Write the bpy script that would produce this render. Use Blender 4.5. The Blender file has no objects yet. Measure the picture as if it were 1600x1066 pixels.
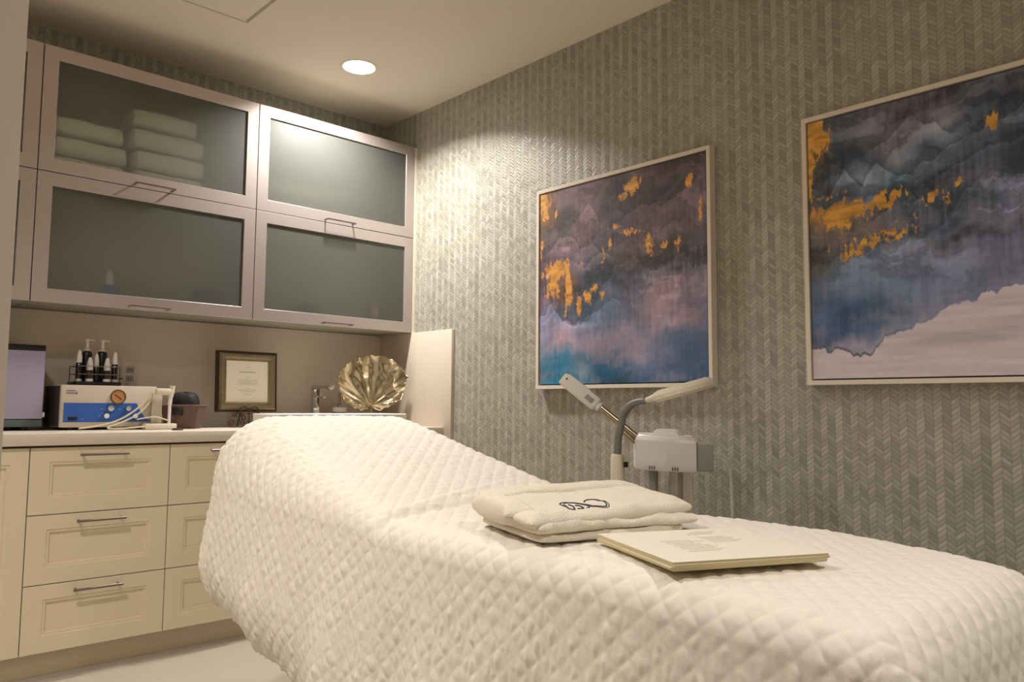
import bpy, bmesh, math, random
import numpy as np
from mathutils import Vector, Matrix
random.seed(7); rng = np.random.RandomState(5)
PI = math.pi
scene = bpy.context.scene
COL = scene.collection

# ------------------------------------------------------------------ materials
def lin(c):
    return tuple((x/255/12.92 if x/255 <= .04045 else ((x/255+.055)/1.055)**2.4) for x in c)
def mat(name, rgb, rough=.5, metal=0., srgb=True, spec=.5, noise=0., nscale=20, bump=0., bscale=200, coat=0., trans=0., ior=1.45):
    m = bpy.data.materials.new(name); m.use_nodes = True
    nt = m.node_tree; b = nt.nodes['Principled BSDF']
    c = lin(rgb) if srgb else rgb
    b.inputs['Base Color'].default_value = (*c, 1); b.inputs['Roughness'].default_value = rough
    b.inputs['Metallic'].default_value = metal; b.inputs['Specular IOR Level'].default_value = spec
    b.inputs['Coat Weight'].default_value = coat; b.inputs['Transmission Weight'].default_value = trans
    b.inputs['IOR'].default_value = ior
    tc = nt.nodes.new('ShaderNodeTexCoord')
    if noise:
        n = nt.nodes.new('ShaderNodeTexNoise'); n.inputs['Scale'].default_value = nscale; n.inputs['Detail'].default_value = 5
        nt.links.new(tc.outputs['Object'], n.inputs['Vector'])
        mx = nt.nodes.new('ShaderNodeMix'); mx.data_type = 'RGBA'
        mx.inputs['A'].default_value = (*[x*(1-noise) for x in c], 1); mx.inputs['B'].default_value = (*[min(1, x*(1+noise)) for x in c], 1)
        nt.links.new(n.outputs['Fac'], mx.inputs['Factor']); nt.links.new(mx.outputs['Result'], b.inputs['Base Color'])
    if bump:
        n = nt.nodes.new('ShaderNodeTexNoise'); n.inputs['Scale'].default_value = bscale; n.inputs['Detail'].default_value = 4
        nt.links.new(tc.outputs['Object'], n.inputs['Vector'])
        bp = nt.nodes.new('ShaderNodeBump'); bp.inputs['Strength'].default_value = 1; bp.inputs['Distance'].default_value = bump
        nt.links.new(n.outputs['Fac'], bp.inputs['Height']); nt.links.new(bp.outputs['Normal'], b.inputs['Normal'])
    return m

M = {}
M['ceiling'] = mat('ceiling_paint', (234, 224, 208), .9, noise=.02, nscale=3, bump=.0004, bscale=120)
M['paint'] = mat('wall_paint', (205, 195, 178), .85, bump=.0003, bscale=150)
M['door_paint'] = mat('door_paint', (222, 212, 195), .5)
M['floor'] = mat('floor_vinyl', (178, 170, 155), .5, noise=.06, nscale=5)
M['cream'] = mat('cabinet_cream', (228, 214, 188), .45, noise=.015, nscale=8)
M['gap'] = mat('cabinet_shadow_gap', (95, 80, 60), .8)
M['counter'] = mat('quartz_counter', (214, 204, 190), .35, noise=.06, nscale=60)
M['splash'] = mat('stone_splash', (208, 196, 180), .55, noise=.05, nscale=14)
M['aluminium'] = mat('satin_aluminium', (196, 186, 182), .36, .75, bump=.00008, bscale=900)
M['carcass'] = mat('cabinet_carcass', (158, 154, 138), .6)
M['bronze'] = mat('handle_bronze', (92, 84, 78), .35, .9)
M['nickel'] = mat('handle_nickel', (140, 130, 124), .3, .95)
M['chrome'] = mat('chrome', (205, 205, 205), .1, 1.)
M['white_plastic'] = mat('white_plastic', (226, 222, 218), .35)
M['cream_plastic'] = mat('cream_plastic', (214, 205, 186), .35)
M['grey_plastic'] = mat('grey_plastic', (150, 146, 142), .4)
M['goose'] = mat('grey_gooseneck', (112, 112, 108), .4, bump=.0, )
M['black'] = mat('black_plastic', (26, 25, 26), .35)
M['black_cloth'] = mat('black_cloth', (24, 25, 30), .7, bump=.001, bscale=60)
M['steel'] = mat('brushed_steel', (176, 162, 140), .22, 1.)
M['brass'] = mat('brass_leaf', (204, 192, 164), .19, 1., bump=.003, bscale=12)
M['iron'] = mat('wrought_iron', (74, 55, 42), .5, .5)
M['towel'] = mat('white_towel', (248, 246, 240), .9, bump=.002, bscale=260)
M['robe'] = mat('robe_cotton', (238, 230, 212), .9, noise=.02, nscale=30, bump=.003, bscale=260)
M['ink'] = mat('navy_embroidery', (52, 54, 72), .7)
M['paper'] = mat('ivory_paper', (236, 230, 212), .7)
M['paper_edge'] = mat('cream_paper', (226, 210, 168), .75)
M['print'] = mat('grey_print', (130, 124, 118), .8)
M['lavender'] = mat('lavender_door_panel', (160, 150, 176), .25, coat=.3)
M['blue'] = mat('blue_panel', (48, 92, 170), .4)
M['machine'] = mat('machine_grey_metal', (196, 184, 170), .45)
M['dark_grey'] = mat('dark_grey_metal', (70, 66, 70), .5)
M['yellow_tube'] = mat('clear_yellowed_tube', (206, 196, 160), .3)
M['dial'] = mat('copper_dial', (196, 138, 92), .35, .2)
M['dial_ring'] = mat('dial_ring', (110, 96, 70), .3, .8)
M['wicker'] = mat('brown_wicker', (98, 78, 68), .8, noise=.35, nscale=90, bump=.003, bscale=110)
M['frame_paint'] = mat('canvas_frame', (232, 222, 206), .5)
M['champagne'] = mat('champagne_frame', (150, 136, 108), .35, .6, noise=.3, nscale=50)
M['dark_wood'] = mat('dark_frame_edge', (58, 46, 36), .5, .2)
M['amber_liquid'] = mat('dark_amber_bottle', (40, 28, 26), .2, coat=.4)
M['vinyl'] = mat('bed_vinyl', (210, 200, 185), .45)
M['copper_knob'] = mat('copper_knob', (120, 62, 40), .3, .8)
M['blue_bottle'] = mat('blue_bottle', (60, 110, 200), .3)
M['pink'] = mat('pink_label', (222, 150, 160), .5)
M['ceramic'] = mat('white_ceramic', (236, 232, 224), .15, coat=.4)
M['slate'] = mat('blue_grey_plastic', (80, 96, 96), .5)

def emission(name, rgb, s):
    m = bpy.data.materials.new(name); m.use_nodes = True; nt = m.node_tree
    nt.nodes.remove(nt.nodes['Principled BSDF']); e = nt.nodes.new('ShaderNodeEmission')
    e.inputs['Color'].default_value = (*rgb, 1); e.inputs['Strength'].default_value = s
    nt.links.new(e.outputs[0], nt.nodes['Material Output'].inputs[0]); return m

def glass_clear():
    m = bpy.data.materials.new('clear_glass'); m.use_nodes = True; nt = m.node_tree
    b = nt.nodes['Principled BSDF']; b.inputs['Transmission Weight'].default_value = .9; b.inputs['Roughness'].default_value = .05
    b.inputs['Base Color'].default_value = (.8, .78, .76, 1); return m
M['glass'] = glass_clear()

def frosted():
    m = bpy.data.materials.new('frosted_glass'); m.use_nodes = True; nt = m.node_tree; L = nt.links
    nt.nodes.remove(nt.nodes['Principled BSDF'])
    out = nt.nodes['Material Output']
    rf = nt.nodes.new('ShaderNodeBsdfRefraction'); rf.inputs['Color'].default_value = (.95, .965, .92, 1); rf.inputs['Roughness'].default_value = .30; rf.inputs['IOR'].default_value = 1.12
    tp = nt.nodes.new('ShaderNodeBsdfTransparent'); tp.inputs['Color'].default_value = (.95, .965, .92, 1)
    tl = nt.nodes.new('ShaderNodeBsdfTranslucent'); tl.inputs['Color'].default_value = (.62, .64, .56, 1)
    df = nt.nodes.new('ShaderNodeBsdfDiffuse'); df.inputs['Color'].default_value = (.74, .78, .70, 1)
    gl = nt.nodes.new('ShaderNodeBsdfGlossy'); gl.inputs['Roughness'].default_value = .42; gl.inputs['Color'].default_value = (.9, .95, .9, 1)
    def mix(a, b, f):
        x = nt.nodes.new('ShaderNodeMixShader'); x.inputs[0].default_value = f; L.new(a, x.inputs[1]); L.new(b, x.inputs[2]); return x.outputs[0]
    a = mix(rf.outputs[0], tp.outputs[0], .45)
    b = mix(df.outputs[0], tl.outputs[0], .35)
    c = mix(a, b, .12)
    fr = nt.nodes.new('ShaderNodeFresnel'); fr.inputs['IOR'].default_value = 1.6
    x = nt.nodes.new('ShaderNodeMixShader'); L.new(fr.outputs[0], x.inputs[0]); L.new(c, x.inputs[1]); L.new(gl.outputs[0], x.inputs[2])
    L.new(x.outputs[0], out.inputs[0]); return m
M['frost'] = frosted()

def chevron(name, ax, dark, light, metal=.15):
    """woven herringbone paper: columns of slanted slivers, each its own tone"""
    m = bpy.data.materials.new(name); m.use_nodes = True; nt = m.node_tree; L = nt.links
    bs = nt.nodes['Principled BSDF']; tc = nt.nodes.new('ShaderNodeTexCoord'); sp = nt.nodes.new('ShaderNodeSeparateXYZ')
    L.new(tc.outputs['Object'], sp.inputs[0])
    def mth(op, a, b=None, c=None):
        n = nt.nodes.new('ShaderNodeMath'); n.operation = op
        for i, v in enumerate((a, b, c)):
            if v is None: continue
            if isinstance(v, (int, float)): n.inputs[i].default_value = v
            else: L.new(v, n.inputs[i])
        return n.outputs[0]
    U = mth('MULTIPLY', sp.outputs[ax], 1/.0262)
    c = mth('FLOOR', U); f = mth('FRACT', U)
    par = mth('MODULO', mth('ABSOLUTE', c), 2)
    f2 = mth('SUBTRACT', 1, f)
    tri = mth('ADD', mth('MULTIPLY', f, par), mth('MULTIPLY', f2, mth('SUBTRACT', 1, par)))
    V = mth('ADD', mth('MULTIPLY', sp.outputs['Z'], 1/.0165), mth('MULTIPLY', tri, 1.25))
    r = mth('FLOOR', V); g = mth('FRACT', V)
    cmb = nt.nodes.new('ShaderNodeCombineXYZ'); L.new(c, cmb.inputs[0]); L.new(r, cmb.inputs[1])
    wn = nt.nodes.new('ShaderNodeTexWhiteNoise'); wn.noise_dimensions = '2D'; L.new(cmb.outputs[0], wn.inputs[0])
    # sliver cross-section: rounded across, tapering towards its column's edges
    dg = mth('ABSOLUTE', mth('SUBTRACT', g, .5)); df = mth('ABSOLUTE', mth('SUBTRACT', f, .5))
    prof = mth('SUBTRACT', 1, mth('SMOOTH_MIN', mth('MULTIPLY', mth('POWER', mth('MULTIPLY', dg, 2), 3), 1), 1, .1))
    edge = mth('SUBTRACT', 1, mth('POWER', mth('MULTIPLY', df, 2), 8))
    h = mth('MULTIPLY', prof, edge)
    big = nt.nodes.new('ShaderNodeTexNoise'); big.inputs['Scale'].default_value = 7; big.inputs['Detail'].default_value = 6; L.new(tc.outputs['Object'], big.inputs['Vector'])
    # column-wise streak (paper dye lots) and per-sliver tone
    cw = nt.nodes.new('ShaderNodeTexWhiteNoise'); cw.noise_dimensions = '1D'; L.new(c, cw.inputs['W'])
    t = mth('ADD', mth('MULTIPLY', wn.outputs['Value'], .24), mth('MULTIPLY', par, .13))  # alternate columns painted lighter, standing in for the sheen of their slant
    t = mth('ADD', t, mth('MULTIPLY', cw.outputs['Value'], .07))
    t = mth('ADD', t, mth('MULTIPLY', big.outputs['Fac'], .18))
    t = mth('MULTIPLY', t, mth('ADD', .45, mth('MULTIPLY', h, .75)))
    mx = nt.nodes.new('ShaderNodeMix'); mx.data_type = 'RGBA'; mx.inputs['A'].default_value = (*lin(dark), 1); mx.inputs['B'].default_value = (*lin(light), 1)
    L.new(t, mx.inputs['Factor']); L.new(mx.outputs['Result'], bs.inputs['Base Color'])
    ro = mth('ADD', .34, mth('MULTIPLY', wn.outputs['Value'], .22)); L.new(ro, bs.inputs['Roughness'])
    bs.inputs['Metallic'].default_value = metal
    bp = nt.nodes.new('ShaderNodeBump'); bp.inputs['Strength'].default_value = .8; bp.inputs['Distance'].default_value = .0006
    L.new(h, bp.inputs['Height']); L.new(bp.outputs['Normal'], bs.inputs['Normal'])
    return m
M['chev_right'] = chevron('herringbone_paper', 'Y', (134, 131, 118), (221, 219, 206))
M['chev_back'] = chevron('herringbone_paper_back', 'X', (134, 131, 118), (221, 219, 206))

def attr_mat(name, rough=.55):
    m = bpy.data.materials.new(name); m.use_nodes = True; nt = m.node_tree; b = nt.nodes['Principled BSDF']
    a = nt.nodes.new('ShaderNodeAttribute'); a.attribute_name = 'pigment'; nt.links.new(a.outputs['Color'], b.inputs['Base Color'])
    b.inputs['Roughness'].default_value = rough
    tc = nt.nodes.new('ShaderNodeTexCoord'); n = nt.nodes.new('ShaderNodeTexNoise'); n.inputs['Scale'].default_value = 500
    nt.links.new(tc.outputs['Object'], n.inputs['Vector']); bp = nt.nodes.new('ShaderNodeBump'); bp.inputs['Distance'].default_value = .0006
    nt.links.new(n.outputs['Fac'], bp.inputs['Height']); nt.links.new(bp.outputs['Normal'], b.inputs['Normal'])
    return m

# ------------------------------------------------------------------ helpers
def B(): return bmesh.new()
def xf(bm, verts, mtx): bmesh.ops.transform(bm, matrix=mtx, verts=verts)
def box(bm, x0, x1, y0, y1, z0, z1, bev=0, seg=2, mtx=None):
    r = bmesh.ops.create_cube(bm, size=1)['verts']
    xf(bm, r, Matrix.Translation(((x0+x1)/2, (y0+y1)/2, (z0+z1)/2)) @ Matrix.Diagonal((abs(x1-x0), abs(y1-y0), abs(z1-z0), 1)))
    if bev:
        es = {e for v in r for e in v.link_edges}
        o = bmesh.ops.bevel(bm, geom=list(es), offset=bev, segments=seg, affect='EDGES', profile=.5)
        r = list({v for f in o['faces'] for v in f.verts} | {v for v in r if v.is_valid})
    if mtx is not None: xf(bm, r, mtx)
    return r
def tube(bm, pts, rad, seg=12, caps=True, closed=False):
    pts = [Vector(p) for p in pts]; n = len(pts); rings = []
    rads = rad if isinstance(rad, (list, tuple)) else [rad]*n
    up = None
    for i in range(n):
        if closed: t = pts[(i+1) % n]-pts[i-1]
        else: t = pts[min(i+1, n-1)]-pts[max(i-1, 0)]
        t.normalize()
        if up is None:
            up = Vector((0, 0, 1)) if abs(t.z) < .9 else Vector((1, 0, 0))
        a = t.cross(up).normalized(); b = a.cross(t).normalized(); up = b
        rings.append([bm.verts.new(pts[i]+(a*math.cos(k*2*PI/seg)+b*math.sin(k*2*PI/seg))*rads[i]) for k in range(seg)])
    m = n if closed else n-1
    for i in range(m):
        A, Bb = rings[i], rings[(i+1) % n]
        for k in range(seg): bm.faces.new((A[k], A[(k+1) % seg], Bb[(k+1) % seg], Bb[k]))
    if caps and not closed:
        bm.faces.new(rings[0][::-1]); bm.faces.new(rings[-1])
    return rings
def cyl(bm, p, q, r, seg=24, r2=None): tube(bm, [p, q], [r, r2 if r2 is not None else r], seg)
def lathe(bm, prof, seg=32, mtx=None, cap=True):
    """prof: list of (r, z)"""
    rings = []; vs = []
    for r, z in prof:
        ring = [bm.verts.new((r*math.cos(k*2*PI/seg), r*math.sin(k*2*PI/seg), z)) for k in range(seg)]; rings.append(ring); vs += ring
    for i in range(len(rings)-1):
        for k in range(seg): bm.faces.new((rings[i][k], rings[i][(k+1) % seg], rings[i+1][(k+1) % seg], rings[i+1][k]))
    if cap: bm.faces.new(rings[0][::-1]); bm.faces.new(rings[-1])
    if mtx is not None: xf(bm, vs, mtx)
    return vs
def loops(bm, rings, closed=True, capa=True, capb=True):
    """bridge lists of points (same count)"""
    R = [[bm.verts.new(p) for p in r] for r in rings]; n = len(R[0])
    for i in range(len(R)-1):
        for k in range(n if closed else n-1): bm.faces.new((R[i][k], R[i][(k+1) % n], R[i+1][(k+1) % n], R[i+1][k]))
    if capa: bm.faces.new(R[0][::-1])
    if capb: bm.faces.new(R[-1])
    return R
def rrect(x0, x1, y0, y1, z, r=.01, n=4):
    P = []
    for cx, cy, a0 in ((x1-r, y1-r, 0), (x0+r, y1-r, PI/2), (x0+r, y0+r, PI), (x1-r, y0+r, 3*PI/2)):
        for k in range(n+1):
            a = a0+PI/2*k/n; P.append((cx+r*math.cos(a), cy+r*math.sin(a), z))
    return P
def obj(name, bm, m, parent=None, smooth=True, ang=35, loc=None):
    bmesh.ops.recalc_face_normals(bm, faces=bm.faces[:])
    if smooth:
        for f in bm.faces: f.smooth = True
        for e in bm.edges:
            if len(e.link_faces) == 2 and e.calc_face_angle(0) > math.radians(ang): e.smooth = False
    me = bpy.data.meshes.new(name); bm.to_mesh(me); bm.free()
    o = bpy.data.objects.new(name, me); COL.objects.link(o)
    me.materials.append(m)
    if parent is not None: attach(o, parent)
    return o
def attach(o, parent):
    bpy.context.view_layer.update()
    o.parent = parent; o.matrix_parent_inverse = Matrix.Identity(4)
    # meshes are authored in world space under an empty placed at the base
    w = world_of(parent)
    if o.data is not None: o.data.transform(Matrix.Translation(-w))
def world_of(p):
    v = Vector((0, 0, 0))
    while p is not None: v += p.location; p = p.parent
    return v
def thing(name, loc, label, cat, group=None):
    o = bpy.data.objects.new(name, None); COL.objects.link(o); o.location = loc
    o.empty_display_size = .05; o['label'] = label; o['category'] = cat
    if group: o['group'] = group
    return o
def tag(o, label, cat, group=None):
    o['label'] = label; o['category'] = cat
    if group: o['group'] = group
    return o
def rebase(o, loc):
    """give a single-mesh thing its origin at loc"""
    o.data.transform(Matrix.Translation(-Vector(loc))); o.location = loc; return o
def struct(name, bm, m):
    o = obj(name, bm, m); o['kind'] = 'structure'; return o
def grid_mesh(name, P, m, parent=None, colors=None, solid=0, closed=False):
    """P: (ny, nx, 3) array"""
    ny, nx = P.shape[:2]; idx = np.arange(ny*nx).reshape(ny, nx)
    F = np.stack([idx[:-1, :-1], idx[:-1, 1:], idx[1:, 1:], idx[1:, :-1]], -1).reshape(-1, 4)
    me = bpy.data.meshes.new(name); me.vertices.add(ny*nx); me.vertices.foreach_set('co', P.reshape(-1).astype(np.float32))
    me.loops.add(len(F)*4); me.polygons.add(len(F)); me.loops.foreach_set('vertex_index', F.reshape(-1).astype(np.int32))
    me.polygons.foreach_set('loop_start', np.arange(0, len(F)*4, 4, dtype=np.int32)); me.polygons.foreach_set('loop_total', np.full(len(F), 4, dtype=np.int32))
    me.update(calc_edges=True); me.validate(); me.polygons.foreach_set('use_smooth', np.ones(len(F), dtype=bool))
    if colors is not None:
        a = me.color_attributes.new('pigment', 'FLOAT_COLOR', 'POINT')
        a.data.foreach_set('color', np.concatenate([colors.reshape(-1, 3), np.ones((ny*nx, 1))], 1).reshape(-1).astype(np.float32))
    o = bpy.data.objects.new(name, me); COL.objects.link(o); me.materials.append(m)
    if solid:
        s = o.modifiers.new('thickness', 'SOLIDIFY'); s.thickness = solid; s.offset = -1
    if parent is not None: attach(o, parent)
    return o
def dup(root, off, label=None):
    c = root.copy(); COL.objects.link(c); c.location = root.location+Vector(off)
    if label: c['label'] = label
    for ch in list(root.children):
        d = ch.copy(); COL.objects.link(d); d.parent = c
        for g in list(ch.children):
            e = g.copy(); COL.objects.link(e); e.parent = d
    return c

# value noise in numpy (2-D, tile-free)
def vnoise(x, y, seed=0):
    def h(i, j):
        n = (i.astype(np.int64)*374761393 + j.astype(np.int64)*668265263 + seed*1442695041) & 0x7fffffff
        n = ((n ^ (n >> 13))*1274126177) & 0x7fffffff
        return ((n ^ (n >> 16)) & 0xffff)/65535.
    xi = np.floor(x); yi = np.floor(y); fx = x-xi; fy = y-yi
    fx = fx*fx*fx*(fx*(fx*6-15)+10); fy = fy*fy*fy*(fy*(fy*6-15)+10)
    a = h(xi, yi); b = h(xi+1, yi); c = h(xi, yi+1); d = h(xi+1, yi+1)
    return (a*(1-fx)+b*fx)*(1-fy)+(c*(1-fx)+d*fx)*fy
def fbm(x, y, o=4, seed=0, g=.5):
    s = 0; a = 1; t = 0
    for k in range(o):
        s = s+a*vnoise(x*2**k, y*2**k, seed+k*17); t += a; a *= g
    return s/t
def sst(a, b, x):
    t = np.clip((x-a)/(b-a), 0, 1); return t*t*(3-2*t)

# ------------------------------------------------------------------ camera
CAM = Vector((-2.6625, -3.9942, 1.0265)); YAW, PITCH, ROLL = -.7528, .0823, .0075
fwd = Vector((-math.sin(YAW)*math.cos(PITCH), math.cos(YAW)*math.cos(PITCH), math.sin(PITCH)))
rt = Vector((math.cos(YAW), math.sin(YAW), 0)); up = rt.cross(fwd)
r2 = rt*math.cos(ROLL)+up*math.sin(ROLL); u2 = -rt*math.sin(ROLL)+up*math.cos(ROLL)
cd = bpy.data.cameras.new('camera'); cam = bpy.data.objects.new('camera', cd); COL.objects.link(cam)
mm = Matrix((r2, u2, -fwd)).transposed().to_4x4(); mm.translation = CAM; cam.matrix_world = mm
cd.sensor_width = 36; cd.lens = 1227.5/1600*36; cd.clip_start = .05; cd.clip_end = 30
scene.camera = cam

# ------------------------------------------------------------------ room
H = 2.7366; XL = -3.2; YF = -4.9
b = B(); box(b, XL-.1, .1, YF-.1, .1, -.1, 0); struct('floor', b, M['floor'])
b = B(); box(b, XL-.1, .1, YF-.1, .1, H, H+.1); struct('ceiling', b, M['ceiling'])
b = B(); box(b, 0, .1, YF-.1, .1, 0, H); struct('wall_right', b, M['chev_right'])
b = B(); box(b, XL-.1, 0, 0, .1, 0, H); struct('wall_back', b, M['chev_back'])
b = B(); box(b, XL-.1, XL, YF-.1, 0, 0, H); struct('wall_left', b, M['paint'])
b = B(); box(b, XL, 0, YF-.1, YF, 0, H); struct('wall_front', b, M['paint'])
b = B(); box(b, -.014, 0, YF, -.70, 0, .1, .003); struct('baseboard_right', b, M['door_paint'])

# open door leaf, its free edge at the left of the view
P0 = Vector((-2.493, -3.01, 0)); hinge = Vector((-3.17, -3.36, 0)); dv = (P0-hinge); Ld = dv.length; ang = math.atan2(dv.y, dv.x)
T = Matrix.Translation(hinge) @ Matrix.Rotation(ang, 4, 'Z')
b = B(); box(b, 0, Ld, -.02, .02, .01, 2.62, .003, mtx=T)
dl = struct('door_1', b, M['door_paint'])
ly_ = Ld-.022
b = B(); tube(b, [T @ Vector((ly_, -.019, 1.043)), T @ Vector((ly_, -.024, 1.043)), T @ Vector((ly_, -.024, 1.043))], [.0095, .0095, .002], 20)
k = obj('door_latch', b, M['copper_knob'], dl); k['label'] = 'copper coloured latch'

# stone splash panels
b = B(); box(b, XL, 0, -.012, 0, .91, 1.437); struct('trim_1', b, M['splash'])
b = B(); box(b, -.021, 0, -.70, -.0125, .80, 1.437, .0015); struct('trim_2', b, M['splash'])

# ------------------------------------------------------------------ lights
WARM = (1., .94, .885)
def downlight(x, y, power, label, rad=.079, spread=125, col=WARM):
    t = thing('ceiling_downlight', (x, y, H), label, 'ceiling light')
    bb = B(); lathe(bb, [(rad, H-.001), (rad+.004, H-.004), (rad+.014, H-.003), (rad+.016, H)], 48, Matrix.Translation((x, y, 0)), cap=False)
    obj('trim_ring', bb, M['ceiling'], t)
    bb = B(); lathe(bb, [(rad-.002, H-.0025), (rad, H-.0005)], 48, Matrix.Translation((x, y, 0)))
    obj('lens', bb, LENS, t)
    L = bpy.data.lights.new('downlight', 'AREA'); L.shape = 'DISK'; L.size = rad*2-.01; L.energy = power; L.color = col; L.spread = math.radians(spread)
    o = bpy.data.objects.new('downlight', L); COL.objects.link(o); o.location = (x, y, H-.006)
    return t
LENS = emission('lamp_lens', (1., .95, .88), 12)
downlight(-.595, -.636, 34, 'round recessed downlight glowing white in the beige ceiling above the cabinets', spread=136)
downlight(-2.78, -2.25, 26, 'round recessed ceiling downlight over the left side of the room', spread=132, col=(1., .935, .865))
downlight(-1.35, -4.25, 13.5, 'added unseen fill light, shaped as a ceiling downlight, beyond the foot of the bed', spread=128)  # fill light added out of view to brighten the right wall and pictures

w = bpy.data.worlds.new('world'); scene.world = w; w.use_nodes = True
w.node_tree.nodes['Background'].inputs[0].default_value = (.5, .42, .33, 1); w.node_tree.nodes['Background'].inputs[1].default_value = .05

# ceiling diffuser
vx0, vx1, vy0, vy1 = -1.775, -1.163, -1.262, -.652
t = thing('air_vent', ((vx0+vx1)/2, (vy0+vy1)/2, H), 'square white air vent panel set in the ceiling near the cabinets', 'air vent')
b = B(); outer = [(vx0, vy0), (vx1, vy0), (vx1, vy1), (vx0, vy1)]
def rect(i, z): return [(vx0+i, vy0+i, z), (vx1-i, vy0+i, z), (vx1-i, vy1-i, z), (vx0+i, vy1-i, z)]
loops(b, [rect(0, H), rect(0, H-.014), rect(.058, H-.016), rect(.062, H-.001)], capa=False, capb=False); obj('vent_frame', b, M['ceiling'], t)
b = B(); loops(b, [rect(.082, H-.001), rect(.076, H-.018), rect(.085, H-.022), rect(.11, H-.023)], capa=True); obj('vent_plate', b, M['ceiling'], t)

# ------------------------------------------------------------------ wall cabinets
ZT, ZM, ZB = 2.5276, 1.9868, 1.4371; YD = -.3336
def d_pull(x, z, w, yf, m, out=.032, th=.007):
    bb = B()
    box(bb, x-w/2, x+w/2, yf-out-th/2, yf-out+th/2, z-th/2, z+th/2, .001, 1)
    for s in (-1, 1): box(bb, x+s*(w/2-th/2)-th/2, x+s*(w/2-th/2)+th/2, yf-out, yf+.0005, z-th/2, z+th/2)
    return bb
def glass_door(par, x0, x1, z0, z1, hx, hz):
    g = .0018; x0 += g; x1 -= g; z0 += g; z1 -= g; s = .057
    bb = B(); y0, y1 = YD, YD+.02
    def R(i, y): return [(x0+i, y, z0+i), (x1-i, y, z0+i), (x1-i, y, z1-i), (x0+i, y, z1-i)]
    loops(bb, [R(s, y1), R(0, y1), R(0, y0+.001), R(.001, y0), R(s-.001, y0), R(s, y0+.001), R(s, y1)], capa=False, capb=False)
    bmesh.ops.remove_doubles(bb, verts=bb.verts[:], dist=1e-5)
    d = obj('door', bb, M['aluminium'], par)
    bb = B(); bb.faces.new([bb.verts.new(p) for p in R(s-.004, y0+.008)]); gl = obj('glass', bb, M['frost'], d); gl['label'] = 'frosted glass pane'
    if hx is not None: obj('handle', d_pull(hx, hz, .172, YD, M['nickel']), M['nickel'], d)
    return d
def wall_cab(x0, x1, label):
    t = thing('wall_cabinet', ((x0+x1)/2, -.16, ZB), label, 'cabinet', None)
    bb = B(); th = .018; yb = -.004; yf = YD+.022
    box(bb, x0+.001, x0+th, yf, yb, ZB+.003, ZT-.003); box(bb, x1-th, x1-.001, yf, yb, ZB+.003, ZT-.003)
    box(bb, x0+th, x1-th, yf, yb, ZB+.003, ZB+th); box(bb, x0+th, x1-th, yf, yb, ZT-th, ZT-.003)
    box(bb, x0+th, x1-th, yb-.006, yb, ZB+th, ZT-th); obj('carcass', bb, M['carcass'], t)
    bb = B(); box(bb, x0+th, x1-th, yf, yb-.007, ZM-.009, ZM+.009); obj('shelf', bb, M['carcass'], t)
    for z0, z1 in ((ZM, ZT), (ZB, ZM)):
        glass_door(t, x0, x1, z0, z1, (x0+x1)/2-.012, z0+.014)
        for xs in (x0+th+.001, x1-th-.031):
            bb = B(); box(bb, xs, xs+.03, YD+.03, YD+.15, z1-.16, z1-.05, .004)
            box(bb, xs+.008, xs+.022, YD+.022, YD+.10, z1-.09, z1-.06, .003); h = obj('lift_hinge', bb, M['dark_grey'], t)
    return t
wall_cab(-.975, -.02, 'aluminium framed frosted glass wall cabinet in the corner by the patterned wall')
wall_cab(-1.925, -.975, 'aluminium framed frosted glass wall cabinet holding the stacked white towels')
wall_cab(-2.875, -1.925, 'wall cabinet at the left edge, mostly hidden by the open door')
b = B(); box(b, -.0195, -.0002, YD+.001, -.004, ZB+.001, ZT-.004, .001, 1); tag(obj('cabinet_filler', b, M['door_paint']), 'narrow pale filler strip between the wall cabinets and the patterned wall', 'cabinet filler')

# towels behind the glass
def towel_mesh(seed, w, d, h):
    bm_ = B(); n, k = 22, 26; rg = random.Random(seed); rings = []
    ph = rg.random()*6
    for i in range(n+1):
        s = -1+2*i/n; sc = (1-abs(s)**8)**(1/8.) if abs(s) < 1 else 0.0
        sc = max(sc, .55); ring = []
        for j in range(k):
            a = 2*PI*j/k; c, sn = math.cos(a), math.sin(a)
            yy = math.copysign(abs(c)**.35, c)*d/2*sc; zz = math.copysign(abs(sn)**.6, sn)*h/2*sc
            zz *= 1+.05*math.sin(5*s+ph)+.04*math.sin(yy*40+ph)
            if sn > 0 and c < -.2: zz *= .97
            ring.append((s*w/2*(1+.015*math.sin(3*a+ph)), yy, zz+h/2))
        rings.append(ring)
    loops(bm_, rings); return bm_
def towel(x, z, w, label, seed, h=.088):
    o = obj('folded_towel', towel_mesh(seed, w, .25, h), M['towel']); o.location = (x, -.175, z); o.rotation_euler = (0, 0, random.uniform(-.03, .03))
    return tag(o, label, 'towel', 'towels in the wall cabinet')
zb = ZM+.0095
for k, (lab) in enumerate(['bottom towel of the taller stack behind frosted glass', 'second towel from the bottom of the taller stack behind frosted glass', 'second towel from the top of the taller stack behind frosted glass', 'top towel of the taller stack behind frosted glass']):
    towel(-1.385+(.005, .012, -.004, -.02)[k], zb+.0955*k, (.33, .325, .34, .31)[k], 'white folded '+lab, k, .090)
for k, lab in enumerate(['bottom towel of the shorter stack behind frosted glass', 'middle towel of the shorter stack behind frosted glass', 'top towel of the shorter stack behind frosted glass']):
    towel(-1.731+(.0, .004, -.005)[k], zb+.0885*k, (.33, .335, .32)[k], 'white folded '+lab, 10+k, .083)
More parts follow.
